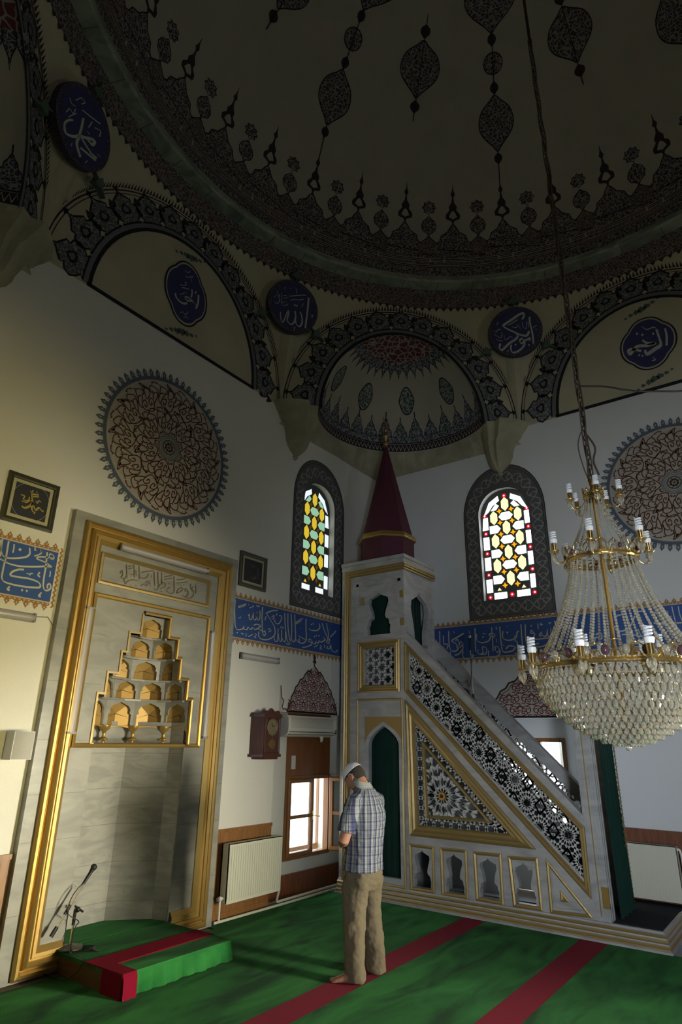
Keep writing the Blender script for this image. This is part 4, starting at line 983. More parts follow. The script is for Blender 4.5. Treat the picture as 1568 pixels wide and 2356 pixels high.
# stalactite tiers
CELLG = mat('gilded_cell', (.40, .25, .07), .45, .45, bump=.2, bscale=20)
def plan(r, n, dpt): return [(MC+r*cos(pi-pi*i/n), YM+.005+dpt*sin(pi*i/n)) for i in range(n+1)]
TI = [(.535, .42, 5, 1.86, 2.117), (.462, .36, 5, 2.117, 2.31), (.40, .30, 4, 2.31, 2.515), (.285, .22, 3, 2.515, 2.71), (.155, .12, 1, 2.71, 2.915)]
for k, (r, dpt, n, z0, z1) in enumerate(TI):
    g = G(); gc = G(); P = plan(r, n, dpt) if n > 1 else [(MC-.155, YM+.05), (MC+.155, YM+.05)]
    for a, b in zip(P, P[1:]):
        A = V((*a, 0)); B = V((*b, 0)); d = B-A; w = d.length; d.normalize(); nn = V((-d.y, d.x, 0)) # outward (into the wall)
        if nn.y < 0: nn = -nn
        f = lambda s, t, h=0, A=A, d=d, nn=nn: V((A.x, A.y, 0))+d*s-nn*h+V((0, 0, t))
        H_ = z1-z0; m = .1*w
        ar = [(m, z0+.0), (w-m, z0+.0), (w-m, z0+H_*.42), (w-m*1.6, z0+H_*.46), (w-m*1.4, z0+H_*.6), (w-m*2.2, z0+H_*.74), (w*.5, z0+H_*.88), (m*2.2, z0+H_*.74), (m*1.4, z0+H_*.6), (m*1.6, z0+H_*.46), (m, z0+H_*.42)]
        out = [(0, z0), (m, z0)]+[(x, z) for x, z in ar[::-1] if not (x == m and z == z0) and not (x == w-m and z == z0)]+[(w-m, z0), (w, z0), (w, z1), (0, z1)]
        g.prism(out, f, MARBLE_M, -.02, 0)
        # faceted gilded cell behind the arch
        dp = -.075
        c0 = f(w*.5, z0+H_*.9, -.01); bl = f(m*.5, z0, -.02); br = f(w-m*.5, z0, -.02); bm = f(w*.5, z0, dp); tm = f(w*.5, z0+H_*.95, -.03)
        tl = f(m*.5, z0+H_*.95, -.025); tr = f(w-m*.5, z0+H_*.95, -.025); cm = f(w*.5, z0+H_*.45, dp)
        for t3 in ((bl, bm, cm), (bm, br, cm), (bl, cm, tl), (tl, cm, tm), (tm, cm, tr), (tr, cm, br)): gc.face(t3, CELLG)
        gc.tube([f(m, z0+H_*.3, -.03), cm, f(w-m, z0+H_*.3, -.03)], .003, DARK, 4)
    # ledge above this tier
    if k+1 < len(TI):
        r2, d2, n2 = TI[k+1][:3]; Q = plan(r2, 8, d2); P2 = plan(r+.02, 8, dpt+.02)
        g.poly([(x, y) for x, y in P2]+[(x, y) for x, y in reversed(plan(max(.05, r2-.03), 8, max(.03, d2-.03)))], lambda s, t, h=0, z1=z1: V((s, t, z1+h)), MARBLE_M, 0)
        g.prism([(x, y) for x, y in plan(r2+.012, 8, d2+.012)]+[(x, y) for x, y in reversed(plan(r2-.015, 8, d2-.015))], lambda s, t, h=0, z1=z1: V((s, t, z1+h)), MARBLE_M, -.018, .0)
    else: g.box(MC-.16, MC+.16, YM+.0, YM+.16, z1, z1+.01, MARBLE_M)
    o = g.build('stalactite_tier', mih); gc.build('gilded_cells', o)
# spandrels and pendants under the lowest tier
P = plan(.535, 5, .42)
g = G()
for a, b in zip(P, P[1:]):
    A = V((*a, 0)); B = V((*b, 0)); d = B-A; w = d.length; d.normalize()
    f = lambda s, t, h=0, A=A, d=d: V((A.x, A.y, 0))+d*s+V((0, -h, t))
    g.prism([(0, 1.86), (0, 1.80)]+[(w*i/8, 1.80+.052*sin(pi*i/8)**.5) for i in range(1, 8)]+[(w, 1.80), (w, 1.86)], f, CELLG, -.01, .01)
g.build('spandrel', mih)
for a in P[1:-1]:
    g = G(); g.lathe([(.0, 1.66), (.014, 1.665), (.012, 1.68), (.014, 1.70), (.012, 1.715), (.042, 1.725), (.045, 1.738), (.02, 1.75), (.014, 1.77), (.02, 1.80), (.05, 1.83), (.055, 1.86)], (a[0], a[1]-.02, 0), GOLD, 12)
    g.build('pendant', mih, smooth=True)
# ---------------- lamps on the niche
def tube_light(a, b, label, h=.035, n=V((0, -1, 0)), w=.05, group=None, ribbed=False):
    a = V(a); b = V(b); d = (b-a).normalized(); c = (a+b)/2
    t = thing('tube_light', label, 'tube light', c+n*0, group)
    s = d.cross(n)
    g = G(); hz = (b-a).length/2
    fn = lambda x, y, hh=0: c+d*x+s*y+n*hh
    g.prism([(-hz, -w/2), (hz, -w/2), (hz, w/2), (-hz, w/2)], fn, mat('lamp_backing', (.24, .22, .23), .4), 0, .015); g.build('backing', t)
    for e0, e1 in ((-hz, -hz+.02), (hz-.02, hz)):
        g = G(); g.prism([(e0, -w/2), (e1, -w/2), (e1, w/2), (e0, w/2)], fn, mat('lamp_end', (.2, .2, .19), .5), .0, .05); g.build('end_cap', t)
    g = G(); g.tube([fn(-hz+.02, 0, .03), fn(hz-.02, 0, .03)], .014, mat('fluorescent_tube', (.62, .63, .6), .3), 10); g.build('tube', t, smooth=True)
    g = G(); N = 8
    for i in range(N):
        p0, p1 = [(w*.5*cos(pi*j/N), .012+.042*sin(pi*j/N)) for j in (i, i+1)]
        g.face([fn(-hz+.01, p0[0], p0[1]), fn(hz-.01, p0[0], p0[1]), fn(hz-.01, p1[0], p1[1]), fn(-hz+.01, p1[0], p1[1])], mat('clear_cover', (.62, .60, .62), .12, alpha=.45))
    if ribbed:
        for i in range(40):
            x = -hz+.03+(2*hz-.06)*i/39; g.face([fn(x-.004, -w/2, .03), fn(x+.004, -w/2, .03), fn(x+.004, w/2, .03), fn(x-.004, w/2, .03)], mat('clear_cover', (.62, .60, .62), .12, alpha=.45))
    g.build('cover', t, smooth=True)
    return t
tube_light((3.175, YM, 2.88), (3.175, YM, 1.77), 'upright tube lamp beside the left gold moulding of the prayer niche', w=.085)
tube_light((4.70, YM, 2.87), (4.70, YM, 1.75), 'upright tube lamp beside the right gold moulding of the prayer niche', w=.07)
tube_light((3.38, YM-.03, 3.515), (4.53, YM-.03, 3.515), 'long tube lamp across the top of the prayer niche above its inscription', w=.065)
p0, p1 = PA(550, 1508, YA), PA(637, 1523, YA)
tube_light((p0.x, YA, p0.z), (p1.x, YA, p0.z), 'short ribbed tube lamp below the blue band right of the prayer niche', w=.075, ribbed=True)
p0 = PA(77, 1423, YA); tube_light((p0.x-1.1, YA, p0.z), (p0.x, YA, p0.z), 'ribbed tube lamp below the blue band left of the prayer niche', w=.075, ribbed=True)
# ---------------- platform in front of the niche
plt = thing('prayer_platform', 'low carpeted platform with a crimson runner in front of the prayer niche', 'platform', (3.9, 4.9, 0))
g = G(); g.box(3.36, 4.42, 4.40, 5.24, 0, .125, mat_wood('platform_board', (.14, .07, .035), (.08, .04, .02), 'Y')); g.build('wooden_box', plt)
g = G(); cp = [(3.35, 5.24), (3.35, 4.385), (3.45, 4.38), (4.43, 4.37), (4.44, 5.24)]
fZ = lambda s, t, h=0: V((s, t, h))
g.prism(cp, fZ, CARPET, .125, .150); g.prism([(x, y) for x, y in NP4[0:1]]+[(3.475, 5.43), (3.71, 5.69), (4.10, 5.70), (4.41, 5.43), (4.455, 5.26)], fZ, CARPET, .0, .150)
# draped front
vs = []
for i in range(25):
    x = lerp(3.46, 4.43, i/24); wv = .006*sin(i*1.9)+.004*sin(i*.7)
    vs += [(x, 4.382, .15), (x, 4.365+wv, .125), (x, 4.35+wv, .07), (x, 4.335+wv*2, .015)]
g.add(vs, [(i*4+k, (i+1)*4+k, (i+1)*4+k+1, i*4+k+1) for i in range(24) for k in range(3)], CARPET)
g.build('carpet_cover', plt)
g = G(); RED = mat('crimson_carpet', (.20, .004, .022), .95, bump=.4, bscale=220)
g.prism([(3.37, 4.60), (4.43, 4.60), (4.43, 4.82), (3.37, 4.82)], fZ, RED, .148, .156)
g.prism([(3.35, 4.36), (3.47, 4.36), (3.47, 4.60), (3.37, 4.62), (3.37, 4.82), (3.34, 4.82)], fZ, RED, .148, .157)
g.box(3.345, 3.36, 4.36, 4.60, .0, .15, RED)
vs = []
for i in range(7):
    x = lerp(3.35, 3.47, i/6); vs += [(x, 4.36, .157), (x, 4.345, .12), (x+.004*sin(i*2), 4.335, .0)]
g.add(vs, [(i*3+k, (i+1)*3+k, (i+1)*3+k+1, i*3+k+1) for i in range(6) for k in range(2)], RED)
vs = []
for i in range(9):
    y = lerp(4.60, 4.82, i/8); vs += [(4.42, y, .157), (4.45+.006*sin(i), y, .15), (4.462+.012*sin(i*1.7), y-.05, .07), (4.465+.012*cos(i*2), y-.09, .01)]
g.add(vs, [(i*4+k, (i+1)*4+k, (i+1)*4+k+1, i*4+k+1) for i in range(8) for k in range(3)], RED)
g.build('crimson_runner', plt)
# ---------------- microphone stand on the platform
bz = PZ(160, 2182, .157); YS = bz.y
def PS(u, v): return PA(u, v, YS)
ms = thing('microphone_stand', 'boom microphone stand with round base on the left end of the carpeted platform', 'microphone stand', (bz.x, YS, .157))
g = G(); g.lathe([(0, .157), (.10, .157), (.10, .168), (.03, .178), (.012, .19), (0, .19)], (bz.x, YS, 0), mat('stand_base_grey', (.08, .08, .06), .45, .3), 28); g.build('base', ms, smooth=True)
jt = PS(152, 2096)
g = G(); g.tube([(bz.x, YS, .18), (bz.x+.002, YS, lerp(.18, jt.z, .6))], .008, CHROME, 8); g.tube([(bz.x+.002, YS, lerp(.18, jt.z, .55)), (bz.x+.004, YS, jt.z)], .013, BLACKM, 8); g.build('pole', ms, smooth=True)
j0 = V((bz.x+.004, YS-.03, jt.z)); e0 = PS(112, 2154); e1 = PS(196, 2018); mt = PS(211, 1994)
e0 = V((e0.x, YS-.03, e0.z)); e1 = V((e1.x, YS-.03, e1.z)); mt = V((mt.x, YS-.03, mt.z))
g = G(); g.tube([e0, e1], .007, CHROME, 8); g.tube([e0, e0.lerp(e1, .16)], .016, BLACKM, 8); g.tube([e0.lerp(e1, .36), e0.lerp(e1, .52)], .013, BLACKM, 8); g.build('boom', ms, smooth=True)
g = G(); g.sph(j0, .022, BLACKM, 8); g.tube([j0+V((-.03, 0, .03)), j0+V((.04, -.02, -.02))], .009, BLACKM, 6); g.build('clutch', ms, smooth=True)
g = G(); cbl = [mt.lerp(e1, .9), e1+V((-.03, 0, -.03)), e1.lerp(e0, .35)+V((-.03, -.01, .02)), e1.lerp(e0, .55)+V((-.01, -.02, -.02)), j0+V((.01, -.02, -.08)), V((bz.x+.01, YS-.02, .30)), V((bz.x-.03, YS-.06, .18)), V((bz.x-.06, YS-.20, .16)), V((3.36, YS-.32, .155)), V((3.33, YS-.30, .08)), V((3.30, YS-.15, .01)), V((3.28, YS+.1, .012))]
g.tube(cr(cbl, 5), .004, BLACKM, 5)
for q in range(4): g.tube(cr([(3.36+.03*q, YS-.08-.03*q, .165), (3.48, YS-.2-.04*q, .165+.006*q), (3.58-.02*q, YS-.12, .165), (3.44, YS-.02*q, .166), (3.35, YS-.16, .164)], 5), .004, BLACKM, 4)
g.build('cable', ms)
mic = thing('microphone', 'black handheld microphone held at the top of the boom stand by the niche', 'microphone', mt)
d = (mt-e1).normalized(); g = G(); g.tube([e1-d*.05, e1+d*.04, mt-d*.02], [.013, .015, .02], BLACKM, 10); g.build('handle', mic, smooth=True)
g = G(); g.sph(mt, .026, mat('mic_mesh', (.03, .03, .03), .6, .5), 12); g.build('grille', mic, smooth=True)
# ================================================================== WALL FITTINGS
PANELW = mat_wood('wainscot_wood', (.30, .145, .045), (.20, .085, .028))
PANELR = mat_wood('wainscot_wood_red', (.22, .085, .045), (.13, .045, .025))
def wains(name, base, s0, s1, z1, m, label):
    t = thing(name, label, 'wainscot', base((s0+s1)/2, 0, 0))
    g = G(); n = max(1, int(abs(s1-s0)/.075)); st = (s1-s0)/n
    for i in range(n): g.prism([(s0+i*st+.0015*(1 if st > 0 else -1), .07), (s0+(i+1)*st, .07), (s0+(i+1)*st, z1-.03), (s0+i*st+.0015*(1 if st > 0 else -1), z1-.03)], base, m, .004, .016)
    g.prism([(s0, .07), (s1, .07), (s1, z1-.03), (s0, z1-.03)], base, DARK, .001, .006)
    g.build('panelling', t)
    g = G(); g.prism([(s0, z1-.035), (s1, z1-.035), (s1, z1), (s0, z1)], base, m, .001, .03); g.build('top_rail', t)
    g = G(); g.prism([(s0, 0), (s1, 0), (s1, .075), (s0, .075)], base, m, .001, .022); g.build('skirting', t)
zA = PA(600, 1895, YA).z
wains('wainscot', fA, 5.035, LWA['x0']-.005, zA, PANELW, 'varnished board wainscot behind the radiator right of the prayer niche')
wains('wainscot', fA, X0+.02, 2.89, PA(10, 1966, YA).z, PANELW, 'varnished board wainscot at the left picture edge, left of the prayer niche')
zBw = PB(1500, 1908, XB).z
wains('wainscot', fB, LWB['y0']-.01, Y0+.02, zBw, PANELR, 'reddish board wainscot behind the radiator beyond the marble pulpit')
# radiators
def radiator(base, s0, s1, z0, z1, h0, h1, label, m, group=None):
    t = thing('radiator', label, 'radiator', base((s0+s1)/2, z0, h0))
    sg = 1 if s1 > s0 else -1
    g = G(); g.prism([(s0, z0), (s1, z0), (s1, z1), (s0, z1)], base, m, h1-.018, h1-.004)
    n = int(abs(s1-s0)/.033); st = (s1-s0)/n
    for i in range(n):
        a = s0+i*st+st*.15; b = s0+(i+1)*st-st*.15; g.prism([(a, z0+.03), (b, z0+.03), (b, z1-.03), (a, z1-.03)], base, m, h1-.006, h1)
    g.build('front_panel', t)
    g = G(); g.prism([(s0, z0), (s1, z0), (s1, z1), (s0, z1)], base, m, h0+.0, h0+.014); g.build('back_panel', t)
    g = G()
    for i in range(n*2):
        a = s0+(i+.3)*st/2; g.prism([(a, z0+.03), (a+st*.1, z0+.03), (a+st*.1, z1-.03), (a, z1-.03)], base, m, h0+.014, h1-.018)
    g.build('convector_fins', t)
    for a, b in ((s0, s0+sg*.004), (s1-sg*.004, s1)):
        g = G(); g.prism([(a, z0+.01), (b, z0+.01), (b, z1-.005), (a, z1-.005)], base, m, h0+.0, h1-.004)
        c = base(a, z1-.05, (h0+h1)/2); g.build('side_cover', t)
    g = G(); g.prism([(s0, z1-.006), (s1, z1-.006), (s1, z1), (s0, z1)], base, m, h0, h1-.004); g.build('top_grille', t)
    g = G(); c = base(s0-sg*.035, z0+.05, (h0+h1)/2); g.sph(c, .024, WHITEP, 10); g.tube([c, base(s0, z0+.05, (h0+h1)/2)], .012, WHITEP, 8); g.tube([c, base(s0-sg*.035, .05, (h0+h1)/2)], .011, WHITEP, 8)
    q = base(s0-sg*.07, z0+.05, (h0+h1)/2); g.tube([c, q], .019, mat('valve_grey', (.3, .3, .3), .5), 8)
    g.build('valve', t, smooth=True)
    return t
RADM = mat('radiator_enamel', (.62, .62, .50), .35)
YRf = 5.14
a, b_p = PA(529, 1943, YRf), PA(648, 2055, YRf); zb_ = PA(521, 2082, YRf).z
radiator(fA, a.x, PA(650, 1926, YRf).x, zb_, a.z, YA-5.25, YA-YRf, 'cream panel radiator on the boards right of the prayer niche', RADM)
XRf = XB-.17
a, b_p = PB(1432, 1937, XRf), PB(1553, 1949, XRf)
radiator(fB, a.y, b_p.y, PB(1450, 2063, XRf).z, a.z, .05, .17, 'grey white panel radiator on the reddish boards beyond the pulpit', RADM)
# heating pipes
pp = thing('heating_pipe', 'pair of cream heating pipes along the floor under the open window', 'pipe', (6.2, 5.28, 0))
x_a = PA(635, 2070, 5.27).x
g = G(); g.tube(cr([(x_a-.02, 5.22, .16), (x_a-.02, 5.24, .09), (x_a, 5.26, .05), (x_a+.08, 5.27, .045)], 4)+[(7.35, 5.28, .045)], .013, RADM, 8); g.build('upper_pipe', pp, smooth=True)
g = G(); g.tube([(5.05, 5.245, .02), (x_a-.1, 5.235, .02), (7.35, 5.225, .02)], .013, RADM, 8); g.build('lower_pipe', pp, smooth=True)
pp = thing('heating_pipe', 'pair of grey heating pipes along the floor beyond the pulpit', 'pipe', (8.1, 1.5, 0))
for z, n_ in ((.115, 'upper_pipe'), (.05, 'lower_pipe')):
    g = G(); g.tube([(8.16, 2.0, z), (8.16, Y0+.1, z)], .013, RADM, 8); g.build(n_, pp, smooth=True)
pp = thing('heating_pipe', 'white riser pipe beside the radiator beyond the pulpit at the right picture edge', 'pipe', (8.1, 1.4, 0))
c = PB(1561, 1955, XB-.11)
g = G(); g.tube(cr([(XB-.11, c.y+.05, c.z-.02), (XB-.11, c.y, c.z), (XB-.11, c.y-.015, c.z-.05)], 4)+[(XB-.11, c.y-.02, .12)], .012, WHITEP, 8); g.build('riser', pp, smooth=True)
# framed calligraphies
def picture(pxs, label, strokes, org, sc, framem, wk=1.0, circ=None):
    q = [PA(*p, YA-.03) for p in pxs]; x0 = (q[0].x+q[3].x)/2; x1 = (q[1].x+q[2].x)/2; z1 = (q[0].z+q[1].z)/2; z0 = (q[2].z+q[3].z)/2
    t = thing('framed_picture', label, 'picture', ((x0+x1)/2, YA, z0))
    g = G(); L = [(x0, z0), (x1, z0), (x1, z1), (x0, z1)]
    g.frame(L, [(0, 0), (0, .028), (.018, .03), (.022, .024), (.03, .024), (.034, .03), (.045, .028), (.05, .012)], fA, framem); g.build('frame', t)
    g = G(); g.frame([(x0+.048, z0+.048), (x1-.048, z0+.048), (x1-.048, z1-.048), (x0+.048, z1-.048)], [(0, .014), (.03, .014)], fA, mat('passepartout', (.40, .38, .24), .7)); g.build('mount', t)
    g = G(); g.poly([(x0+.07, z0+.07), (x1-.07, z0+.07), (x1-.07, z1-.07), (x0+.07, z1-.07)], fA, mat('black_picture_cloth', (.018, .02, .024), .6), .010)
    if circ: 
        cx, cz = (x0+x1)/2, (z0+z1)/2; g.ribbon([(cx+circ*cos(2*pi*i/40), cz+circ*sin(2*pi*i/40)) for i in range(40)], .004, fA, mat('picture_grey', (.25, .27, .25), .6), .012, True)
    calli(g, lambda u, v, h=0: PA(u, v, YA-.013), mat('gold_lettering', (.42, .33, .08), .4, .3) if circ else mat('dim_lettering', (.11, .11, .09), .6), org, sc, strokes, wk); g.build('calligraphy', t)
picture([(22, 1082), (140, 1118), (120, 1224), (2, 1195)], 'black and gold calligraphy in a dark frame above the left piece of blue band',
    [(16, '140,965 160,975 190,965 210,940'), (14, '205,890 208,930 205,980 215,1005'), (14, '215,960 230,990 250,975 270,995 280,998'), (12, '200,885 250,892'), (12, '205,900 250,905'), (9, '135,890 160,900 150,920 180,930 190,905'), (9, '140,930 170,940 195,925'), (9, '195,865 205,875 215,862'), (9, '230,930 240,945 250,930 265,940'), (8, '235,870 240,880'), (9, '225,1000 220,1015')], (0, 820), 2.8, mat('dark_green_frame', (.055, .055, .03), .4, .2), 1.0, .175)
picture([(556, 1266), (616, 1285), (612, 1363), (550, 1345)], 'small dark framed calligraphy between the prayer niche and the stained glass window',
    [(10, '345,1260 345,1370'), (10, '318,1340 320,1370 305,1378 300,1350'), (10, '300,1345 295,1375 280,1375 275,1345'), (8, '270,1250 310,1245'), (8, '250,1210 280,1230 310,1220')], (520, 1040), 4.71, mat('pewter_frame', (.10, .095, .07), .4, .3))
# loudspeaker
c0, c1 = PA(38, 1682, YA-.16), PA(77, 1748, YA-.16)
t = thing('loudspeaker', 'white box loudspeaker on the wall left of the prayer niche', 'loudspeaker', (c0.x, YA, c1.z))
g = G(); g.box(c0.x, c0.x+.17, YA-.14, YA-.01, c1.z, c0.z, mat('speaker_shell', (.55, .55, .53), .5)); g.build('cabinet', t)
g = G(); N = 10; vs = []
for z in (c1.z+.005, c0.z-.005): vs += [(c0.x+.005+.16*i/N, YA-.14-.025*sin(pi*i/N), z) for i in range(N+1)]
g.add(vs, [(i, i+1, N+2+i, N+1+i) for i in range(N)]+[list(range(N+1)), list(range(N+1, 2*N+2))], mat('speaker_grille', (.50, .50, .47), .8, bump=.8, bscale=300)); g.build('grille', t)
# cable down the side of the niche frame
g = G(); cl = [PA(133, 1412, YA-.01), PA(122, 1440, YA-.01), PA(108, 1560, YA-.01), PA(98, 1600, YA-.01), PA(84, 1700, YA-.01), PA(62, 1800, YA-.01), PA(40, 1925, YA-.01)]
g.tube([PA(79, 1419, YA-.01), PA(110, 1420, YA-.01)]+cl[1:], .0045, mat('cable_grey', (.18, .18, .16), .6), 5); g.build('cable', loc=cl[3], label='thin grey cable running down the wall beside the left edge of the prayer niche', cat='cable')
# wall clock
c0, c1 = PA(609, 1644, YA-.15), PA(642, 1740, YA-.15); zt_, zb_ = PA(609, 1643, YA-.15).z, PA(606, 1742, YA-.15).z; cx0, cx1 = c0.x, c1.x
CW = mat_wood('clock_mahogany', (.085, .03, .02), (.045, .015, .012)); cm = (cx0+cx1)/2; hw = (cx1-cx0)/2
t = thing('wall_clock', 'dark wooden pendulum clock with glazed front left of the air conditioner', 'clock', (cm, YA, zb_))
pl = lambda k, e=0: [(cm-(hw+.07)*1.0*k, YA-.001), (cm-(hw+.07)*k, YA-.06-e), (cm-hw*k, YA-.15-e), (cm+hw*k, YA-.15-e), (cm+(hw+.07)*k, YA-.06-e), (cm+(hw+.07)*k, YA-.001)]
g = G(); g.prism(pl(1), fZ, CW, zb_+.03, zt_-.03); g.build('case', t)
g = G(); g.prism(pl(1.12, .01), fZ, CW, zt_-.03, zt_); g.prism(pl(1.05, .0), fZ, CW, zt_, zt_+.015)
g.prism([(cm-hw*1.1, zt_+.01), (cm-hw*.9, zt_+.05), (cm-hw*.4, zt_+.035), (cm, zt_+.075), (cm+hw*.4, zt_+.035), (cm+hw*.9, zt_+.05), (cm+hw*1.1, zt_+.01)], fA, CW, .10, .13); g.build('cornice', t)
g = G(); g.prism(pl(1.12, .01), fZ, CW, zb_, zb_+.03); g.prism(pl(.8, 0), fZ, CW, zb_-.025, zb_); g.build('base', t)
g = G(); fc = lambda s, v, h=0: V((s, YA-.15-h, v)); zc = lerp(zb_, zt_, .70)
g.frame([(cx0+.01, zb_+.035), (cx1-.01, zb_+.035), (cx1-.01, zt_-.035), (cx0+.01, zt_-.035)], [(0, 0), (0, .006), (.01, .008), (.016, .001)], fc, CW); g.build('door', t)
rr = min(hw*.80, .095)
g = G(); g.lathe([(0, 0), (rr, 0), (rr, .006), (rr*.9, .008), (rr*.88, .004), (0, .004)], (cm, YA-.151, zc), mat('clock_face', (.34, .30, .20), .25, .7), 28, axis=(0, -1, 0)); [g.bar((cm+rr*.78*cos(k*pi/6), YA-.156, zc+rr*.78*sin(k*pi/6)), (cm+rr*.9*cos(k*pi/6), YA-.156, zc+rr*.9*sin(k*pi/6)), .003, .002, BLACKM, up=(0, 1, 0)) for k in range(12)]; g.build('dial', t)
for a, l in ((.3, .7), (2.0, .5)): g = G(); g.bar((cm, YA-.157, zc), (cm+rr*l*cos(a), YA-.157, zc+rr*l*sin(a)), .004, .002, BLACKM, up=(0, 1, 0)); g.build('clock_hand', t)
g = G(); g.lathe([(0, 0), (rr*.6, 0), (rr*.55, .006), (0, .009)], (cm, YA-.153, lerp(zb_, zt_, .30)), mat('pendulum_brass', (.28, .2, .1), .3, .8), 20, axis=(0, -1, 0)); g.tube([(cm, YA-.154, lerp(zb_, zt_, .3)), (cm, YA-.154, zc-rr)], .003, BRASS, 5); g.build('pendulum', t)
# air conditioner
ya = YA-.20; a = PA(664, 1644, ya); b_p = PA(776, 1652, ya); zt_ = a.z; zb_ = PA(662, 1694, ya).z
t = thing('air_conditioner', 'white split air conditioner above the timber panel of the open window', 'air conditioner', ((a.x+b_p.x)/2, YA, zb_))
ACM = mat('air_conditioner_plastic', (.58, .57, .50), .35); H_ = zt_-zb_
pr = [(YA, zb_), (YA-.10, zb_-.005), (YA-.17, zb_+.02), (YA-.20, zb_+H_*.22), (YA-.205, zb_+H_*.5), (YA-.20, zb_+H_*.85), (YA-.17, zt_-.005), (YA, zt_)]
g = G(); xe = b_p.x-.04
for x0_, x1_ in ((a.x, xe),):
    fx = lambda s, v, h=0: V((h, s, v)); g.prism(pr, fx, ACM, x0_, x1_)
pr2 = [(YA+(y-YA)*.93, zb_+H_*.5+(z-zb_-H_*.5)*.84) for y, z in pr]
for k in range(4):
    u0 = k/4; f0 = sqrt(max(0, 1-(k/4)**2)); f1 = sqrt(max(0, 1-((k+1)/4)**2))
    sc_ = lambda f: [(YA+(y-YA)*(.8+.2*f), zb_+H_*.5+(z-zb_-H_*.5)*(.72+.28*f)) for y, z in pr]
    A_, B_ = sc_(f0), sc_(f1); n = len(pr)
    g.add([(xe+.012*k, y, z) for y, z in A_]+[(xe+.012*(k+1), y, z) for y, z in B_], [(i, (i+1) % n, n+(i+1) % n, n+i) for i in range(n)]+([[n+i for i in range(n)]] if k == 3 else []), ACM)
g.build('housing', t, smooth=True)
fc = lambda s, v, h=0: V((s, YA-.203-h, v))
g = G()
for k in range(22): z = zb_+H_*(.40+.5*k/22); g.prism([(a.x+.05, z), (xe-.06, z), (xe-.06, z+H_*.008), (a.x+.05, z+H_*.008)], fc, mat('ac_grille', (.33, .33, .28), .5), -.004, .004)
g.build('front_grille', t)
g = G(); g.prism([(a.x+.02, zb_+H_*.20), (xe, zb_+H_*.20), (xe, zb_+H_*.23), (a.x+.02, zb_+H_*.23)], fc, DARK, -.004, .003); g.prism([(a.x+.02, zb_+H_*.08), (xe, zb_+H_*.08), (xe, zb_+H_*.10), (a.x+.02, zb_+H_*.10)], fc, DARK, -.02, -.008)
for dz in (.27, .15): g.prism([(xe-.01, zb_+H_*dz), (xe+.015, zb_+H_*dz), (xe+.015, zb_+H_*(dz+.07)), (xe-.01, zb_+H_*(dz+.07))], fc, DARK, -.01, .005)
g.build('outlet_flap', t)
g = G(); c = PA(739, 1700, YA-.12); g.tube([(c.x, YA-.12, zb_+.01), (c.x+.005, YA-.12, zb_-.03), (c.x+.01, YA-.11, zb_-.06)], [.03, .02, .012], WHITEP, 8); g.build('drain_spout', t, smooth=True)
# ================================================================== MINBAR (pulpit)
XM, XM2 = 7.03, 7.86
minb = thing('pulpit', 'marble minbar with lattice stair rail, gold mouldings and a tall dark red cone', 'pulpit', (7.45, 3.4, 0))
def fX(s, t, h=0): return V((XM-h, s, t))
def fX2(s, t, h=0): return V((XM2+h, s, t))
def yz(u, v):
    p = PB(u, v, XM); return (p.y, p.z)
def YZ(L): return [yz(*p) for p in L]
YT0, YT1, ZT = 5.155, 4.13, 4.11
MM = MARBLE
LAT = YZ([(942, 1503), (1334, 1906), (1343, 2022), (943, 1586)]); LATo = YZ([(931, 1476), (1344, 1903), (1361, 2068), (932, 1591)])
TRI = YZ([(951, 1656), (959, 1905), (1188, 1926)]); TRIo = YZ([(933, 1610), (944, 1922), (1233, 1954)])
SQR = YZ([(839.5, 1493.5), (912, 1487), (912, 1578), (839.5, 1580.5)]); SQRo = YZ([(824, 1479), (920.6, 1470), (921.4, 1592), (824, 1594)])
SM = [YZ(q) for q in ([(940.7, 1939.8), (998.8, 1947.3), (1001, 2056.7), (944, 2047.6)], [(1012, 1949), (1074, 1954.7), (1078, 2069), (1016, 2060)], [(1088, 1958), (1153, 1963.8), (1159.6, 2083), (1095, 2071)], [(1167.6, 1968.8), (1236.6, 1973), (1249, 2096.6), (1181, 2086)])]
def ogee_hole(x0, x1, z0, z1):
    c, w, h = (x0+x1)/2, abs(x1-x0)/2, z1-z0
    half = [(0, 1.0), (.10, .95), (.45, .90), (.78, .86), (.84, .76), (.72, .66), (.60, .54), (.54, .45), (.58, .38), (.80, .35), (.86, .30), (.86, .25), (.98, .20), (.92, .10), (.95, 0)]
    return [(c+a*w, z0+b*h) for a, b in half]+[(c-a*w, z0+b*h) for a, b in reversed(half[1:])]
SMH = []
for q in SM:
    x0, x1 = q[0][0], q[1][0]; z0, z1 = (q[2][1]+q[3][1])/2, (q[0][1]+q[1][1])/2
    m = abs(x1-x0)*.15; SMH.append(ogee_hole(x0-m, x1+m, z0+.035, z1-.055))
def pt_arch(y0, y1, z0, zs, za, n=8):
    c, w = (y0+y1)/2, abs(y1-y0)/2; R = []
    for i in range(n+1):
        t = i/n; R.append((w*(1-t**1.9), zs+(za-zs)*(t**.95)))
    return [(c-w, z0), (c+w, z0)]+[(c+x, z) for x, z in R]+[(c-x, z) for x, z in reversed(R[:-1])]
dl, dr = yz(847.5, 1714.5), yz(916.6, 1714.5); ap = yz(880.5, 1670)
DOOR = pt_arch(dl[0], dr[0], .24, dl[1], ap[1])
UPW0, UPW1 = yz(834.8, 1351.6), yz(907.4, 1456)
UPH = ogee_hole(UPW0[0]-.06, UPW1[0]+.06, UPW1[1]-.0, UPW0[1]-.10)
RT0, RT1 = yz(939, 1460), yz(1343, 1875)
ZP = 2.34; YP0, YP1 = 2.10, 1.935
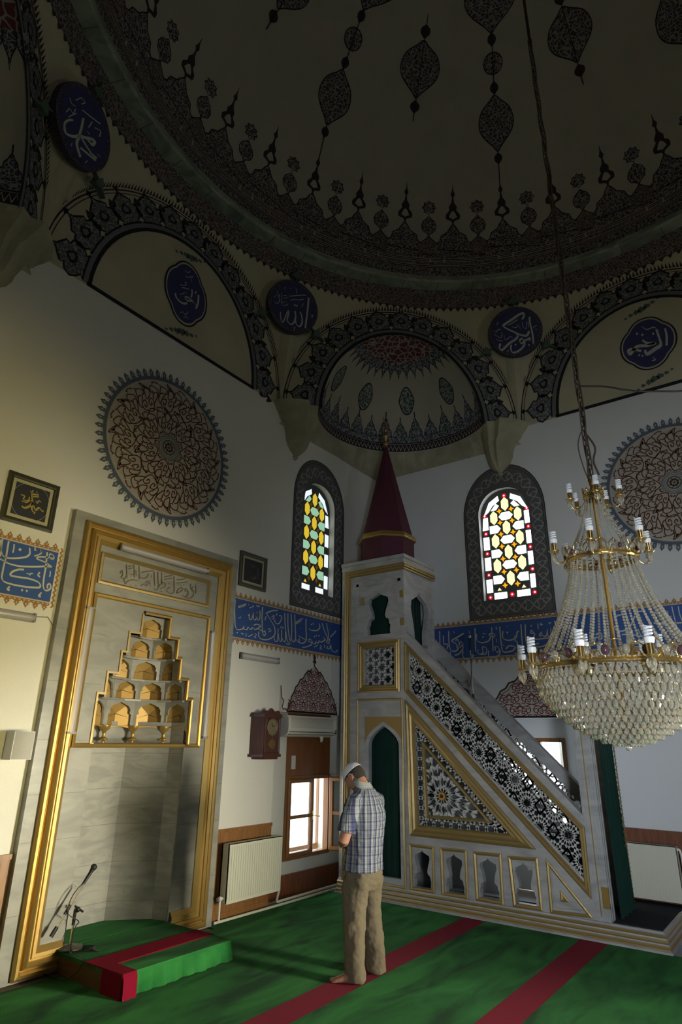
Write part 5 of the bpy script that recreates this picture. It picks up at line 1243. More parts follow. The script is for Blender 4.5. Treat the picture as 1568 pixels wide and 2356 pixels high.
outline = [(YT0, 0), (YT0, ZT), (YT1, ZT), (YT1, RT0[1]), (RT0[0], RT0[1]), (YP0, RT1[1]), (YP0, 0)]
g = G(); g.prism([outline, LAT, TRI, SQR, DOOR, UPH]+SMH, fX, MM, -.07, 0); g.build('side_wall', minb)
g = G(); g.prism([outline, LAT, SQR, UPH, [(2.35, .06), (4.02, .06), (4.02, .52), (2.75, .52)]], fX2, MM, -.07, 0); g.build('side_wall', minb)
# stone joints
g = G()
for (u0, v0), (u1, v1) in (((1357, 1700), (1398, 2110)),):
    g.box(XM-.003, XM, 2.02, 2.03, .2, 2.2, GOLD_D)
g.build('gold_line', minb)
RIB3 = [(0, 0), (0, .022), (.018, .032), (.034, .018), (.040, .018), (.058, .030), (.072, .010), (.075, 0)]
RIB4 = [(0, 0), (0, .026), (.02, .038), (.036, .024), (.042, .024), (.062, .036), (.080, .022), (.086, .022), (.104, .026), (.118, .004), (.12, 0)]
RIB1 = [(0, 0), (0, .012), (.012, .018), (.026, .010), (.030, 0)]
def moul(L, pr, m, nm='gold_moulding', fn=fX, par=minb, closed=True):
    g = G(); g.frame(L, pr, fn, m, closed); return g.build(nm, par)
moul(LATo, [(a*.75, h) for a, h in RIB3], GOLD_D); moul(TRIo, RIB4, GOLD_D); moul(SQRo, [(a*.8, h) for a, h in RIB4], GOLD_D)
for q in SM: moul(q, [(a*1.2, h) for a, h in RIB1], GOLD_D)
moul(YZ([(1255, 1975), (1366, 2113), (1266, 2101)]), RIB1, GOLD_D); moul(YZ([(1287.7, 2047.6), (1313, 2077), (1290, 2074)]), RIB1, GOLD_D)
moul(YZ([(1266, 2003), (1345, 2098), (1276, 2090)]), [(0, 0), (0, .006), (.008, .008), (.012, 0)], MM, 'panel_moulding')
moul([(yz(821.5, 1608)[0], .15), (yz(926, 1606)[0], .15), (yz(926, 1606)[0], yz(926, 1606)[1]), (yz(821.5, 1608)[0], yz(821.5, 1608)[1])], RIB1, GOLD_D)
moul([(YP1+.02, ZT-9)], RIB1, GOLD_D) if 0 else None
# outer moulding running up the wall side and along the top of the tower
moul([(5.10, .14), (5.10, ZT-.07), (YT1-.0, ZT-.07)][::1], [(0, 0), (0, .02), (.015, .032), (.03, .02), (.036, .02), (.052, .034), (.066, .02), (.072, .02), (.088, .03), (.10, 0)], GOLD_D, closed=False)
def fT(s, t, h=0): return V((s, YT1-h, t))        # face of the tower towards the stairs
g = G(); g.frame([(XM-.034, ZT-.07), (XM2+.05, ZT-.07), (XM2+.05, 0)], [(0, 0), (0, .02), (.015, .032), (.03, .02), (.036, .02), (.052, .034), (.066, .02), (.072, .02), (.088, .03), (.10, 0)], fT, GOLD_D, False) if 0 else [g.box(XM-.03, XM2+.03, YT1-d, YT1, ZT-.07-z-.022, ZT-.07-z, GOLD_D) for z, d in ((0, .03), (.034, .036), (.068, .026))]
g.build('gold_moulding', minb)
g = G(); g.prism([[(XM+.004, RT0[1]-.6), (XM2-.004, RT0[1]-.6), (XM2-.004, ZT-.004), (XM+.004, ZT-.004)], ogee_hole(XM+.14, XM2-.12, 2.55, 3.72)], fT, MM, -.07, -.004)
g.box(XM+.004, XM2-.004, YT0-.07, YT0-.004, 0, ZT-.004, MM)
g.build('tower_wall', minb)
g = G(); g.box(XM-.03, XM2+.03, YT1-.03, YT0+.0, ZT, ZT+.05, MM); g.box(XM-.015, XM2+.015, YT1-.015, YT0, ZT-.07, ZT, MM); g.build('cornice', minb)
# small gilt blocks at the colonnettes, pilaster strips
for u, v in ((833, 1384), (924, 1366), (925, 1430)):
    g = G(); y, z = yz(u, v); g.prism([(y-.03, z-.05), (y+.03, z-.05), (y+.03, z+.05), (y-.03, z+.05)], fX, GOLD_D, 0, .014); g.build('gilt_block', minb)
g = G(); y, z = yz(1394, 2066); g.prism([(y-.03, z-.09), (y+.03, z-.09), (y+.03, z+.09), (y-.03, z+.09)], fX, GOLD, 0, .016)
g.build('gilt_block', minb)
for y0, y1 in ((4.90, 4.86), (4.22, 4.18)):
    g = G(); g.prism([(y0, 3.12), (y1, 3.12), (y1, ZT-.28), (y0, ZT-.28)], fX, MM, 0, .012); g.build('pilaster_strip', minb)
g = G(); g.prism([(4.90, ZT-.32), (4.18, ZT-.32), (4.18, ZT-.27), (4.90, ZT-.27)], fX, MM, 0, .012)
g.build('pilaster_strip', minb)
# spandrels over the arched door
g = G(); ys = [p[0] for p in DOOR]; y0, y1 = max(ys)+.06, min(ys)-.06; zt = yz(880, 1649)[1]
L = [(y0, dl[1]-.03), (y0, zt), (y1, zt), (y1, dl[1]-.03)]
oar = [((y0+y1)/2+(x-(y0+y1)/2)*1.26, dl[1]+(z-dl[1])*1.22) for x, z in DOOR[2:]]
g.prism([(max(y0, y1), zt)]+[(min(y0, y1), zt)]+[p for p in sorted(oar, key=lambda p: p[0])], fX, mat('ochre_spandrel', (.36, .24, .09), .5, .3), 0, .004)
g.build('spandrel', minb)
# base with stepped gilt mouldings
g = G()
pr = [(0, 0), (.075, 0), (.075, .018), (.060, .024), (.056, .034), (.062, .046), (.056, .058), (.046, .062), (.044, .070), (.050, .084), (.044, .098), (.034, .102), (.032, .112), (.038, .126), (.030, .138), (.018, .142), (.014, .155), (.0, .16)]
for k in range(len(pr)-1):
    (d0, z0), (d1, z1) = pr[k], pr[k+1]; m = GOLD_D if k in (3, 4, 5, 8, 9, 12, 13) else MM
    c = [(XM-d0, YT0, z0), (XM-d0, 1.50-d0, z0), (XM-d1, 1.50-d1, z1), (XM-d1, YT0, z1)]; g.face(c, m)
    g.face([(XM-d0, 1.50-d0, z0), (XM2+.05, 1.50-d0, z0), (XM2+.05, 1.50-d1, z1), (XM-d1, 1.50-d1, z1)], m)
g.build('base_moulding', minb)
g = G(); g.box(XM+.0, XM2+.02, 1.50, 2.16, 0, .15, MM); g.box(XM+.02, XM2+.35, 1.50, 2.12, .15, .165, GREYC); g.build('bottom_step', minb)
# -------- lattices
def clipseg(a, b, poly):
    """part of a-b inside convex polygon"""
    ar = sum(poly[i][0]*poly[(i+1) % len(poly)][1]-poly[(i+1) % len(poly)][0]*poly[i][1] for i in range(len(poly)))
    t0, t1 = 0.0, 1.0; dx, dy = b[0]-a[0], b[1]-a[1]
    for i in range(len(poly)):
        p, q = poly[i], poly[(i+1) % len(poly)]
        if ar < 0: p, q = q, p
        nx, ny = -(q[1]-p[1]), q[0]-p[0]
        d0 = (a[0]-p[0])*nx+(a[1]-p[1])*ny; dd = dx*nx+dy*ny
        if abs(dd) < 1e-12:
            if d0 < 0: return None
        else:
            t = -d0/dd
            if dd > 0: t0 = max(t0, t)
            else: t1 = min(t1, t)
    return ((a[0]+dx*t0, a[1]+dy*t0), (a[0]+dx*t1, a[1]+dy*t1)) if t1-t0 > 1e-3 else None
def hankin(P, th):
    n = len(P); R = []
    for i in range(n):
        a, b = V(P[i]), V(P[(i+1) % n]); m = (a+b)/2; e = (b-a).normalized()
        for s, ang in ((1, th), (-1, pi-th)):
            d = V((e.x*cos(ang)-e.y*sin(ang), e.x*sin(ang)+e.y*cos(ang))); R.append((m, d, i, s))
    C = []
    for x in range(len(R)):
        for y in range(x+1, len(R)):
            if R[x][2] == R[y][2]: continue
            m, d = R[x][:2]; p, q = R[y][:2]; cr_ = d.x*q.y-d.y*q.x
            if abs(cr_) < 1e-6: continue
            w = p-m; t = (w.x*q.y-w.y*q.x)/cr_; u = (w.x*d.y-w.y*d.x)/cr_
            if t > 1e-6 and u > 1e-6: C.append((t+u, x, y, m+d*t))
    C.sort(key=lambda k: k[0]); used = set(); S = []
    for c, x, y, X in C:
        if x in used or y in used: continue
        used |= {x, y}; S += [(tuple(R[x][0]), tuple(X)), (tuple(R[y][0]), tuple(X))]
    return S
def ngon(n, cx, cy, r, a0=0): return [(cx+r*cos(a0+2*pi*i/n), cy+r*sin(a0+2*pi*i/n)) for i in range(n)]
def decagon_tiling(e, th, rot, org, N):
    """ten-pointed star pattern (decagons with bow ties between)"""
    R = e/(2*sin(pi/10)); A = R*cos(pi/10)
    v1 = V((2*A, 0)); v2 = V((2*A*cos(rad(72)), 2*A*sin(rad(72)))); S = []
    dec = ngon(10, 0, 0, R, pi/10)
    def key(p): return (round(p[0]/e*8), round(p[1]/e*8))
    base = hankin(dec, th)
    rc = min(hypot(*b) for a, b in base); a0_ = atan2(base[0][1][1], base[0][1][0])
    rv = [p for a, b in base for p in (b,) if abs(hypot(*b)-rc) < 1e-4]; tips = sorted({(round(atan2(p[1], p[0]), 3)) for p in rv})
    for t in tips:
        for d_ in (-pi/10, pi/10): base.append(((rc*cos(t), rc*sin(t)), (rc*.50*cos(t+d_), rc*.50*sin(t+d_))))
    # bow tie: the gap between four decagons
    c = [V((0, 0)), v1, v1+v2, v2]
    ctr = (c[0]+c[2])/2; cand = []
    for q in c:
        for p in dec:
            w = q+V(p)
            if (w-ctr).length < R*.98 and not any((w-z).length < 1e-3 for z in cand): cand.append(w)
    cand = sorted(cand, key=lambda w: atan2(w.y-ctr.y, w.x-ctr.x))
    bow = hankin([tuple(w) for w in cand], th) if len(cand) >= 4 else []
    for i in range(-N, N+1):
        for j in range(-N, N+1):
            o = v1*i+v2*j
            for a, b in base+bow: S.append(((a[0]+o.x, a[1]+o.y), (b[0]+o.x, b[1]+o.y)))
    cr_, sr = cos(rot), sin(rot)
    return [tuple((org[0]+p[0]*cr_-p[1]*sr, org[1]+p[0]*sr+p[1]*cr_) for p in s) for s in S]
def lattice(name, segs, poly, w, fn, m, h0, h1, parent, holes=None):
    g = G(); seen = set()
    for a, b in segs:
        c = clipseg(a, b, poly)
        if not c: continue
        k = tuple(sorted((tuple(round(x*400) for x in c[0]), tuple(round(x*400) for x in c[1]))))
        if k in seen: continue
        seen.add(k)
        if holes:
            mx, mz = (c[0][0]+c[1][0])/2, (c[0][1]+c[1][1])/2
            if holes(mx, mz): continue
        g.rib(c[0], c[1], w, fn, m, h0, h1)
    return g.build(name, parent)
LM = mat_marble('lattice_marble', (.52, .52, .51), (.42, .42, .41), 6, .5)
sl = atan2(RT1[1]-RT0[1], YP0-RT0[0])
seg = decagon_tiling(.082, rad(54), sl+rad(18), LAT[0], 16)
lattice('rail_lattice', seg, LAT, .019, fX, LM, -.034, -.012, minb)
LAT2 = LAT; lattice('rail_lattice', seg, LAT2, .017, fX2, LM, -.030, -.012, minb)
# square panel: six-pointed stars
def hextile(e, th, org, N, rot=0):
    S = []; base = hankin(ngon(6, 0, 0, e, 0), th)
    for i in range(-N, N+1):
        for j in range(-N, N+1):
            ox, oy = 1.5*e*i, sqrt(3)*e*(j+.5*(i % 2))
            for a, b in base: S.append(((a[0]+ox, a[1]+oy), (b[0]+ox, b[1]+oy)))
    c, s = cos(rot), sin(rot)
    return [tuple((org[0]+p[0]*c-p[1]*s, org[1]+p[0]*s+p[1]*c) for p in q) for q in S]
sc_ = ((SQR[0][0]+SQR[1][0])/2, (SQR[0][1]+SQR[2][1])/2)
hx = hextile(.105, rad(60), sc_, 6, rad(30))
lattice('square_lattice', hx, SQR, .018, fX, LM, -.05, -.012, minb); lattice('square_lattice', hx, SQR, .018, fX2, LM, -.05, -.012, minb)
# triangle: woven border lattice round a star rosette panel
INo = YZ([(970, 1704), (979, 1882), (1130, 1894)]); INi = YZ([(978, 1728), (984, 1875), (1111, 1886)])
def inside(poly, x, z):
    c = False
    for i in range(len(poly)):
        (x1, y1), (x2, y2) = poly[i], poly[i-1]
        if (y1 > z) != (y2 > z) and x < (x2-x1)*(z-y1)/(y2-y1)+x1: c = not c
    return c
def sqtile(e, th, org, N, rot=0):
    S = []; base = hankin([(-e/2, -e/2), (e/2, -e/2), (e/2, e/2), (-e/2, e/2)], th)
    for i in range(-N, N+1):
        for j in range(-N, N+1):
            for a, b in base: S.append(((a[0]+e*i, a[1]+e*j), (b[0]+e*i, b[1]+e*j)))
    c, s = cos(rot), sin(rot)
    return [tuple((org[0]+p[0]*c-p[1]*s, org[1]+p[0]*s+p[1]*c) for p in q) for q in S]
lattice('woven_border_lattice', sqtile(.108, rad(63), (TRI[1][0], TRI[1][1]), 26)+[(TRI[i], TRI[(i+1) % 3]) for i in range(3)]+[(TRI[0], INo[0]), (TRI[1], INo[1]), (TRI[2], INo[2])], TRI, .021, fX, LM, -.024, -.012, minb, holes=lambda x, z: inside(INo, x, z))
moul(INo, [(0, -.03), (0, .008), (.02, .014), (.035, -.01), (.035, -.03)], GOLD_D)
rc = yz(1016, 1832); WL = mat('white_lattice_marble', (.60, .60, .57), .45)
S = []
for n_, r0, r1, off in ((12, .045, .15, 0), (12, .15, .26, .5), (24, .26, .36, 0), (24, .36, .48, .5), (24, .48, .62, 0)):
    for k in range(n_):
        a0 = 2*pi*(k+off)/n_; a1 = 2*pi*(k+off+.5)/n_; a2 = 2*pi*(k+off+1)/n_
        p = lambda r, a: (rc[0]+r*cos(a), rc[1]+r*sin(a))
        S += [(p(r0, a0), p(r1, a1)), (p(r0, a2), p(r1, a1)), (p(r0, a0), p((r0+r1)/2*1.05, a0-.18*2*pi/n_)), (p(r0, a0), p((r0+r1)/2*1.05, a0+.18*2*pi/n_))]
lattice('rosette_lattice', S, INi, .015, fX, WL, -.045, -.01, minb)
g = G()
for k in range(12):
    a = 2*pi*k/12; g.prism([(rc[0]+r*cos(t), rc[1]+r*sin(t)) for r, t in ((.03, a-.2), (.06, a), (.03, a+.2))], fX, GOLD, -.02, .0)
g.prism(ngon(16, rc[0], rc[1], .042), fX, GOLD, -.025, .006); g.prism(ngon(12, rc[0], rc[1], .022), fX, mat('dark_boss', (.04, .015, .03), .5), -.02, .012)
g.build('gilt_rosette', minb)
# rails on top of the side walls
d = V((0, YP0-RT0[0], RT1[1]-RT0[1])).normalized(); up = V((0, -d.z, d.y))
for x in (XM+.035, XM2-.035):
    a, b = V((x, RT0[0]+.05, RT0[1]+.05*.95)), V((x, YP0-.02, RT1[1]-.02))
    g = G(); g.bar(a+up*.012, b+up*.012, .10, .03, MM, up=up); g.build('hand_rail', minb)
# stairs
g = G(); gc = G(); NS = 10
for i in range(NS):
    y1 = 2.12+(4.12-2.12)*i/NS; y2 = 2.12+(4.12-2.12)*(i+1)/NS; z = .15+(2.32-.15)*(i+1)/NS
    g.box(XM+.07, XM2-.07, y1, y2+.03, z-.30, z-.012, MM)
    gc.box(XM+.10, XM2-.10, y1-.012, y2, z-.012, z+.002, GREENCLOTH); gc.box(XM+.10, XM2-.10, y1-.014, y1-.001, z-.217, z-.0, GREENCLOTH)
g.box(XM+.07, XM2-.07, YT1, YT0-.07, 2.2, 2.32, MM)
g.build('stairs', minb); gc.build('stair_carpet', minb)
# portal at the foot of the stairs
def fPf(s, t, h=0): return V((s, YP1-h, t))
g = G(); g.box(XM+.0, XM+.13, YP1+.002, YP0, 0, ZP, MM); g.box(XM2-.13, XM2, YP1+.002, YP0, 0, ZP, MM); g.box(XM, XM2, YP1, YP0, 2.02, ZP, MM)
g.box(XM-.03, XM2+.03, YP1-.03, YP0+.03, ZP, ZP+.04, MM)
for x0, x1 in ((XM+.02, XM+.06), (XM+.09, XM+.11)): g.box(x0, x1, YP1-.008, YP1, .16, 2.0, MM)
g.build('portal', minb)
for y0, w in ((1.955, .012), (1.985, .010), (2.05, .012), (2.078, .010)):
    g = G(); g.box(XM-.008, XM, y0, y0+w, .16, 2.25, MM); g.build('portal_reed', minb)
g = G(); g.prism(mir([(0, .0), (.40, 0), (.33, .02), (.22, .05), (.10, .09), (0, .13)]) , lambda s, t, h=0: V((7.445+s, YP1+.03-h, ZP+.04+t)), MM, -.04, .03); g.build('portal_crest', minb)
# green curtain hanging in the portal
def curtain(name, x0, x1, z0, z1, y, amp, n, label, par=None, yaxis=False, trim=True, folds=9):
    g = G(); vs = []; rows = 10
    for j in range(rows+1):
        for i in range(n+1):
            t = i/n; z = lerp(z1, z0, j/rows); off = amp*sin(t*folds*2*pi)*(.4+.6*j/rows)+amp*.5*sin(t*folds*pi*.7+j*.4)
            p = lerp(x0, x1, t); vs.append((y+off, p, z) if yaxis else (p, y+off, z))
    g.add(vs, [(j*(n+1)+i, j*(n+1)+i+1, (j+1)*(n+1)+i+1, (j+1)*(n+1)+i) for j in range(rows) for i in range(n)], GREENCLOTH)
    return g.build(name, par, smooth=True)
cu = thing('curtain', 'dark green velvet curtain with gilt fringe hanging in the portal of the pulpit', 'curtain', (7.45, YP1-.03, .1))
cm_ = curtain('cloth', 7.20, 7.70, .14, 2.0, YP1-.045, .016, 48, '', cu)
g = G(); g.tube([(7.70, YP1-.058, .2), (7.702, YP1-.058, 1.98)], .006, GOLD_D, 5)
for i in range(46):
    z = .2+i*.039; g.bar((7.695+.004*sin(i), YP1-.06, z), (7.74, YP1-.06, z-.012), .006, .004, GOLD_D)
g.build('gilt_fringe', cu)
g = G()
for j in range(9):
    z = .75+j*.13; g.tube(cr([(7.56, YP1-.076, z), (7.60, YP1-.078, z+.04), (7.55, YP1-.078, z+.07), (7.59, YP1-.078, z+.10), (7.63, YP1-.077, z+.06)], 4), .0035, mat('embroidery_thread', (.12, .12, .07), .6), 4)
g.build('embroidery', cu)
# velvet behind the openings of the tower and in the arched door
cu = curtain('curtain', 4.26-.12, 4.95, .18, 2.12, XM+.13, .010, 44, '', None, yaxis=True); tag(cu, 'dark green velvet curtain closing the arched opening behind the standing man', 'curtain')
cu = curtain('curtain', 4.18, 5.02, 2.95, 3.95, XM+.14, .010, 40, '', None, yaxis=True); tag(cu, 'dark green velvet hanging behind the scalloped opening under the red cone', 'curtain')
cu = curtain('curtain', XM+.15, XM2-.09, 2.5, 3.95, YT1+.16, .010, 40, ''); tag(cu, 'dark green velvet hanging at the head of the pulpit stairs', 'curtain')
# cone roof
cc = (7.445, 4.643)
CONE = mat('dark_red_cone', (.075, .012, .028), .75, bump=.25, bscale=25, var=.2, vscale=7)
def octa(r, z): return [(cc[0]+r*cos(pi/8+k*pi/4), cc[1]+r*sin(pi/8+k*pi/4), z) for k in range(8)]
def loft(g, rs, m):
    vs = [p for r in rs for p in octa(*r)]; g.add(vs, [(i*8+k, i*8+(k+1) % 8, (i+1)*8+(k+1) % 8, (i+1)*8+k) for i in range(len(rs)-1) for k in range(8)], m)
g = G(); loft(g, [(.40, ZT+.04), (.40, 4.50)], CONE); g.build('cone_drum', minb)
g = G(); loft(g, [(.39, 4.50), (.435, 4.505), (.435, 4.53), (.415, 4.585), (.37, 4.59)], GOLD); g.build('gold_band', minb)
g = G(); loft(g, [(.385, 4.585), (.20, 5.35), (.02, 6.12)], CONE); g.build('cone', minb)
g = G(); g.lathe([(.0, 6.06), (.028, 6.08), (.02, 6.12), (.045, 6.15), (.045, 6.18), (.018, 6.21), (.03, 6.24), (.058, 6.29), (.03, 6.34), (.016, 6.37), (.03, 6.40), (.018, 6.44), (.01, 6.50), (.008, 6.56), (0, 6.57)], (*cc, 0), mat('finial_gilt', (.30, .20, .09), .35, .7), 14)
g.tube([(cc[0]+.045*cos(t)*.9, cc[1]-.045*cos(t)*.4, 6.60+.045*sin(t)) for t in [rad(-225+i*27) for i in range(11)]], [.003+.006*sin(pi*i/10) for i in range(11)], mat('finial_gilt', (.30, .20, .09), .35, .7), 6)
g.build('finial', minb, smooth=True)
# microphone on the pulpit
yb = 0
mb = onP(1088, 1606, (7.45, 3.2, 0), V((1, 0, 0))); mtp = onP(1081, 1496, (7.45, 3.2, 0), V((1, 0, 0))); mtt = onP(1080, 1466, (7.45, 3.2, 0), V((1, 0, 0)))
t = thing('microphone_stand', 'slim microphone stand on the pulpit stairs, its tip against the blue band', 'microphone stand', mb)
zst = .15+(2.32-.15)*((mb.y-2.12)/2+.1)
g = G(); g.tube([(7.45, mb.y, zst), mb, mtp], .009, CHROME, 8); g.tube([mb+V((0, 0, -.05)), mb+V((0, 0, .05))], .016, BLACKM, 8); g.lathe([(0, 0), (.09, 0), (.09, .012), (0, .02)], (7.45, mb.y, zst), BLACKM, 20); g.build('pole', t, smooth=True)
g = G(); g.tube([mtp, mtp.lerp(mtt, .9)], [.016, .02], BLACKM, 10); g.sph(mtt, .024, CHROME, 10); g.build('microphone', t, smooth=True)
g = G(); g.tube(cr([mtp+V((.0, .01, .0)), mtp+V((-.03, -.02, -.25)), mtp+V((-.02, .03, -.45)), mb+V((-.02, .07, .22)), mb+V((-.01, .08, .1)), mb+V((0, .01, 0))], 5), .004, BLACKM, 5); g.build('cable', t)
# ================================================================== CHANDELIER
vdir = V((3.893, .892, 0)).normalized(); sdir = V((vdir.y, -vdir.x, 0))
AX = V((3.893, .892, 0))+sdir*.022
ch = thing('chandelier', 'tiered crystal chandelier with gilt crowns and coiled bulbs hanging in front of the pulpit', 'chandelier', (AX.x, AX.y, 3.35))
def ca(r, ang, z):   # ang: degrees, 0 = towards the camera, positive to the right
    a = rad(ang); return AX+(-vdir*cos(a)+sdir*sin(a))*r+V((0, 0, z))
CRY = mat('crystal', (.78, .75, .62), .04, trans=.78, ior=1.5)
CRY.node_tree.nodes['Principled BSDF'].inputs['Specular IOR Level'].default_value = .9
CGOLD = mat('antique_gilt', (.50, .36, .14), .3, .85, bump=.4, bscale=60)
AMB = mat('amethyst_crystal', (.12, .06, .08), .1, trans=.3, ior=1.5)
def crystal(g, p, r, l, m, n=6, ph=0):
    p = V(p)
    rings = [(0, 0), (r*.55, -l*.12), (r, -l*.5), (r*.62, -l*.82), (0, -l)]
    vs = [p]+[p+V((a*cos(2*pi*k/n+ph), a*sin(2*pi*k/n+ph), z)) for a, z in rings[1:-1] for k in range(n)]+[p+V((0, 0, -l))]
    fs = [(0, 1+(k+1) % n, 1+k) for k in range(n)]
    for i in range(2): fs += [(1+i*n+k, 1+i*n+(k+1) % n, 1+(i+1)*n+(k+1) % n, 1+(i+1)*n+k) for k in range(n)]
    L = len(vs)-1; fs += [(1+2*n+k, 1+2*n+(k+1) % n, L) for k in range(n)]
    g.add(vs, fs, m)
# stem
g = G(); g.lathe([(0, 3.36), (.012, 3.36), (.02, 3.33), (.012, 3.30), (.010, 2.9), (.016, 2.86), (.011, 2.82), (.011, 2.2), (.02, 2.15), (.0, 1.80)], AX, mat('stem_gilt', (.42, .26, .07), .35, .7), 12); g.build('stem', ch, smooth=True)
def crown(r, z0, z1, n, nm, gems):
    g = G(); N = 72
    for ra, rb, za, zb in ((r, r+.006, z0, z0+.012), (r+.006, r, z0+.012, z0+.02), (r-.004, r+.002, z0+.02, z0+.026)):
        vs = [ca(q, 360*i/N, z) for q, z in ((ra, za), (rb, zb), (rb-.012, zb), (ra-.012, za)) for i in range(N)]
        g.add(vs, [(j*N+i, j*N+(i+1) % N, ((j+1) % 4)*N+(i+1) % N, ((j+1) % 4)*N+i) for j in range(4) for i in range(N)], CGOLD)
    for k in range(n):
        a = 360*k/n; w = 180/n; zh = z1-z0
        g.tube([ca(r+.004*sin(t*pi), a+w*.92*cos(pi*t), z0+.02+zh*(.72 if k % 2 else .9)*sin(pi*t)**.7) for t in [i/8 for i in range(9)]], .0035, CGOLD, 5)
        g.tube([ca(r, a+w*.5*cos(pi*t), z0+.02+zh*.4*sin(pi*t)) for t in [i/6 for i in range(7)]], .003, CGOLD, 4)
        q = ca(r+.002, a, z0+.02+zh*(.72 if k % 2 else .9)); g.sph(q, .007, CGOLD, 6, (1, 1, 1.8))
        for s_ in (-.5, 0, .5): g.sph(ca(r, a+w*s_, z0+.03), .0055, CGOLD, 5)
    o = g.build(nm, ch, smooth=True)
    for k in range(gems):
        if k % (1 if gems < 30 else 1) == 0:
            q = ca(r+.006, 360*(k+.5)/gems, z0+(z1-z0)*.55); g2 = G(); g2.sph(q, .023 if r > .3 else .014, AMB if k % 2 else CRY, 8, (1, 1, 1.25)); g2.build('oval_gem', o, smooth=True)
    return o
crown(.44, 2.155, 2.262, 28, 'crown_ring', 28)
crown(.205, 2.80, 2.89, 18, 'crown_ring', 18)
crown(.06, 3.215, 3.27, 10, 'crown_ring', 0)
# spokes
for r, z in ((.44, 2.165), (.205, 2.81), (.06, 3.22)):
    g = G()
    for k in range(6): g.tube([ca(.0, 60*k, z), ca(r-.004, 60*k, z)], .004, CGOLD, 5)
    g.build('spokes', ch)
# bulbs on arms
BW = mat('bulb_glass_white', (.78, .80, .82), .35)
def bulb(ang, r0, r, z, k, lean=0.0, arm=True):
    base = ca(r, ang, z)
    o = None
    g = G()
    if arm:
        g.tube(cr([ca(r0, ang, z-.06*k), ca(lerp(r0, r, .35), ang, z-.12*k), ca(lerp(r0, r, .8), ang, z-.13*k), ca(r, ang, z-.085*k), ca(r, ang, z-.05*k)], 5), .0045*k**.5, CGOLD, 6)
    g.lathe([(0, -.052*k), (.03*k, -.05*k), (.034*k, -.042*k), (.01*k, -.04*k), (0, -.04*k)], base, CGOLD, 12)
    for q in range(6): 
        a = q*pi/3; g.tube([base+V((.028*k*cos(a), .028*k*sin(a), -.048*k)), base+V((.042*k*cos(a), .042*k*sin(a), -.038*k))], [.006*k, .002*k], CGOLD, 5)
    arm_o = g.build('lamp_arm', ch, smooth=True)
    g = G(); g.lathe([(0, -.045*k), (.019*k, -.045*k), (.019*k, .016*k), (0, .016*k)], base, BRASS, 14); g.build('candle_holder', arm_o, smooth=True)
    g = G(); g.lathe([(0, .014*k), (.022*k, .014*k), (.026*k, .026*k), (.026*k, .044*k), (.016*k, .050*k), (0, .050*k)], base, BW, 14)
    g.tube([base+V((.0175*k*cos(t), .0175*k*sin(t), .050*k+.0026*k*t)) for t in [i*pi/4 for i in range(27)]], .0068*k, BW, 6)
    g.build('bulb', arm_o, smooth=True)
    if arm:
        g = G(); p = base+V((.0, 0, -.055*k))
        for a in range(0, 360, 120): crystal(g, ca(r+.02*k*cos(rad(a)), ang+math.degrees(.02*k*sin(rad(a))/r), z-.055*k), .010*k, .055*k, CRY)
        crystal(g, ca(r, ang, z-.06*k), .016*k, .075*k, CRY); g.build('crystal_pendants', arm_o)
for i in range(10): bulb(-18.5+36*i, .44, .535, 2.215 if i != 9 else 2.215, 1.0)
for a in (-10, 50, 110, 170, -130, -70): bulb(a, .20, .285, 2.91, .9)
for a in (8, 80, 152, -136, -64): bulb(a, .06, .155, 3.245, .75)
for i in range(6): bulb(20+60*i, .1, .24, 2.255, .85, arm=False)
# bead strands
def strand(a, r0, z0, r1, z1, rb0, rb1, sag=1.5, n=None):
    g = G(); L = hypot(r1-r0, z1-z0); t = 0; i = 0
    while t < 1:
        r = r0+(r1-r0)*t**sag; z = z0+(z1-z0)*t; rb = lerp(rb0, rb1, t)
        g.sph(ca(r, a, z), rb, CRY, 6); t += rb*2.15/L
    g.build('bead_strand', ch, smooth=True)
for k in range(36): strand(10*k+4, .195, 2.80, .41, 2.24, .0066, .0098)
for k in range(16): strand(22.5*k+5, .055, 3.21, .185, 2.87, .005, .0064)
# basket of crystals
TR = [(2.150, .452, .05), (2.105, .450, .05), (2.062, .438, .05), (2.020, .415, .048), (1.980, .385, .046), (1.942, .350, .044), (1.908, .312, .042), (1.875, .270, .04), (1.845, .226, .038), (1.818, .180, .036), (1.795, .130, .034), (1.778, .075, .032)]
g = G()
for z, r, l in TR:
    g.tube([ca(r-.004, 360*i/40, z+.002) for i in range(41)], .0035, CGOLD, 5, False)
for k in range(12): g.tube([ca(r-.012, 30*k, z) for z, r, l in TR], .003, CGOLD, 4)
g.build('basket_frame', ch)
rest = G(); cand = []
for j, (z, r, l) in enumerate(TR):
    n = max(7, int(2*pi*r/.034))
    for k in range(n): cand.append((360*(k+.5*(j % 2))/n, r, z, l, j))
cand = [((c[0]+180) % 360-180, *c[1:]) for c in cand]
front = sorted(cand, key=lambda c: (0 if abs(c[0]) < 70 else 1, -c[4] if 0 else abs(c[0]+0)*1.0+c[4]*0))
rng = random.Random(3); fr = [c for c in cand if abs(c[0]) < 75]; rng.shuffle(fr); chosen = set(id(c) for c in fr[:98])
def crys(g, c):
    a, r, z, l, j = c; ph = rng.random()*3
    g.sph(ca(r, a, z-.004), .0065, CRY, 5); crystal(g, ca(r, a, z-.008), .0148, l*1.12, CRY, 6, ph)
for c in cand:
    if id(c) in chosen: g2 = G(); crys(g2, c); g2.build('crystal_drop', ch)
    else: crys(rest, c)
tag(rest.build('crystal_drops', ch), kind='stuff')
g = G(); g.sph(ca(0, 0, 1.735), .018, CRY, 12, (1, 1, 1.1)); g.build('bottom_ball', ch, smooth=True)
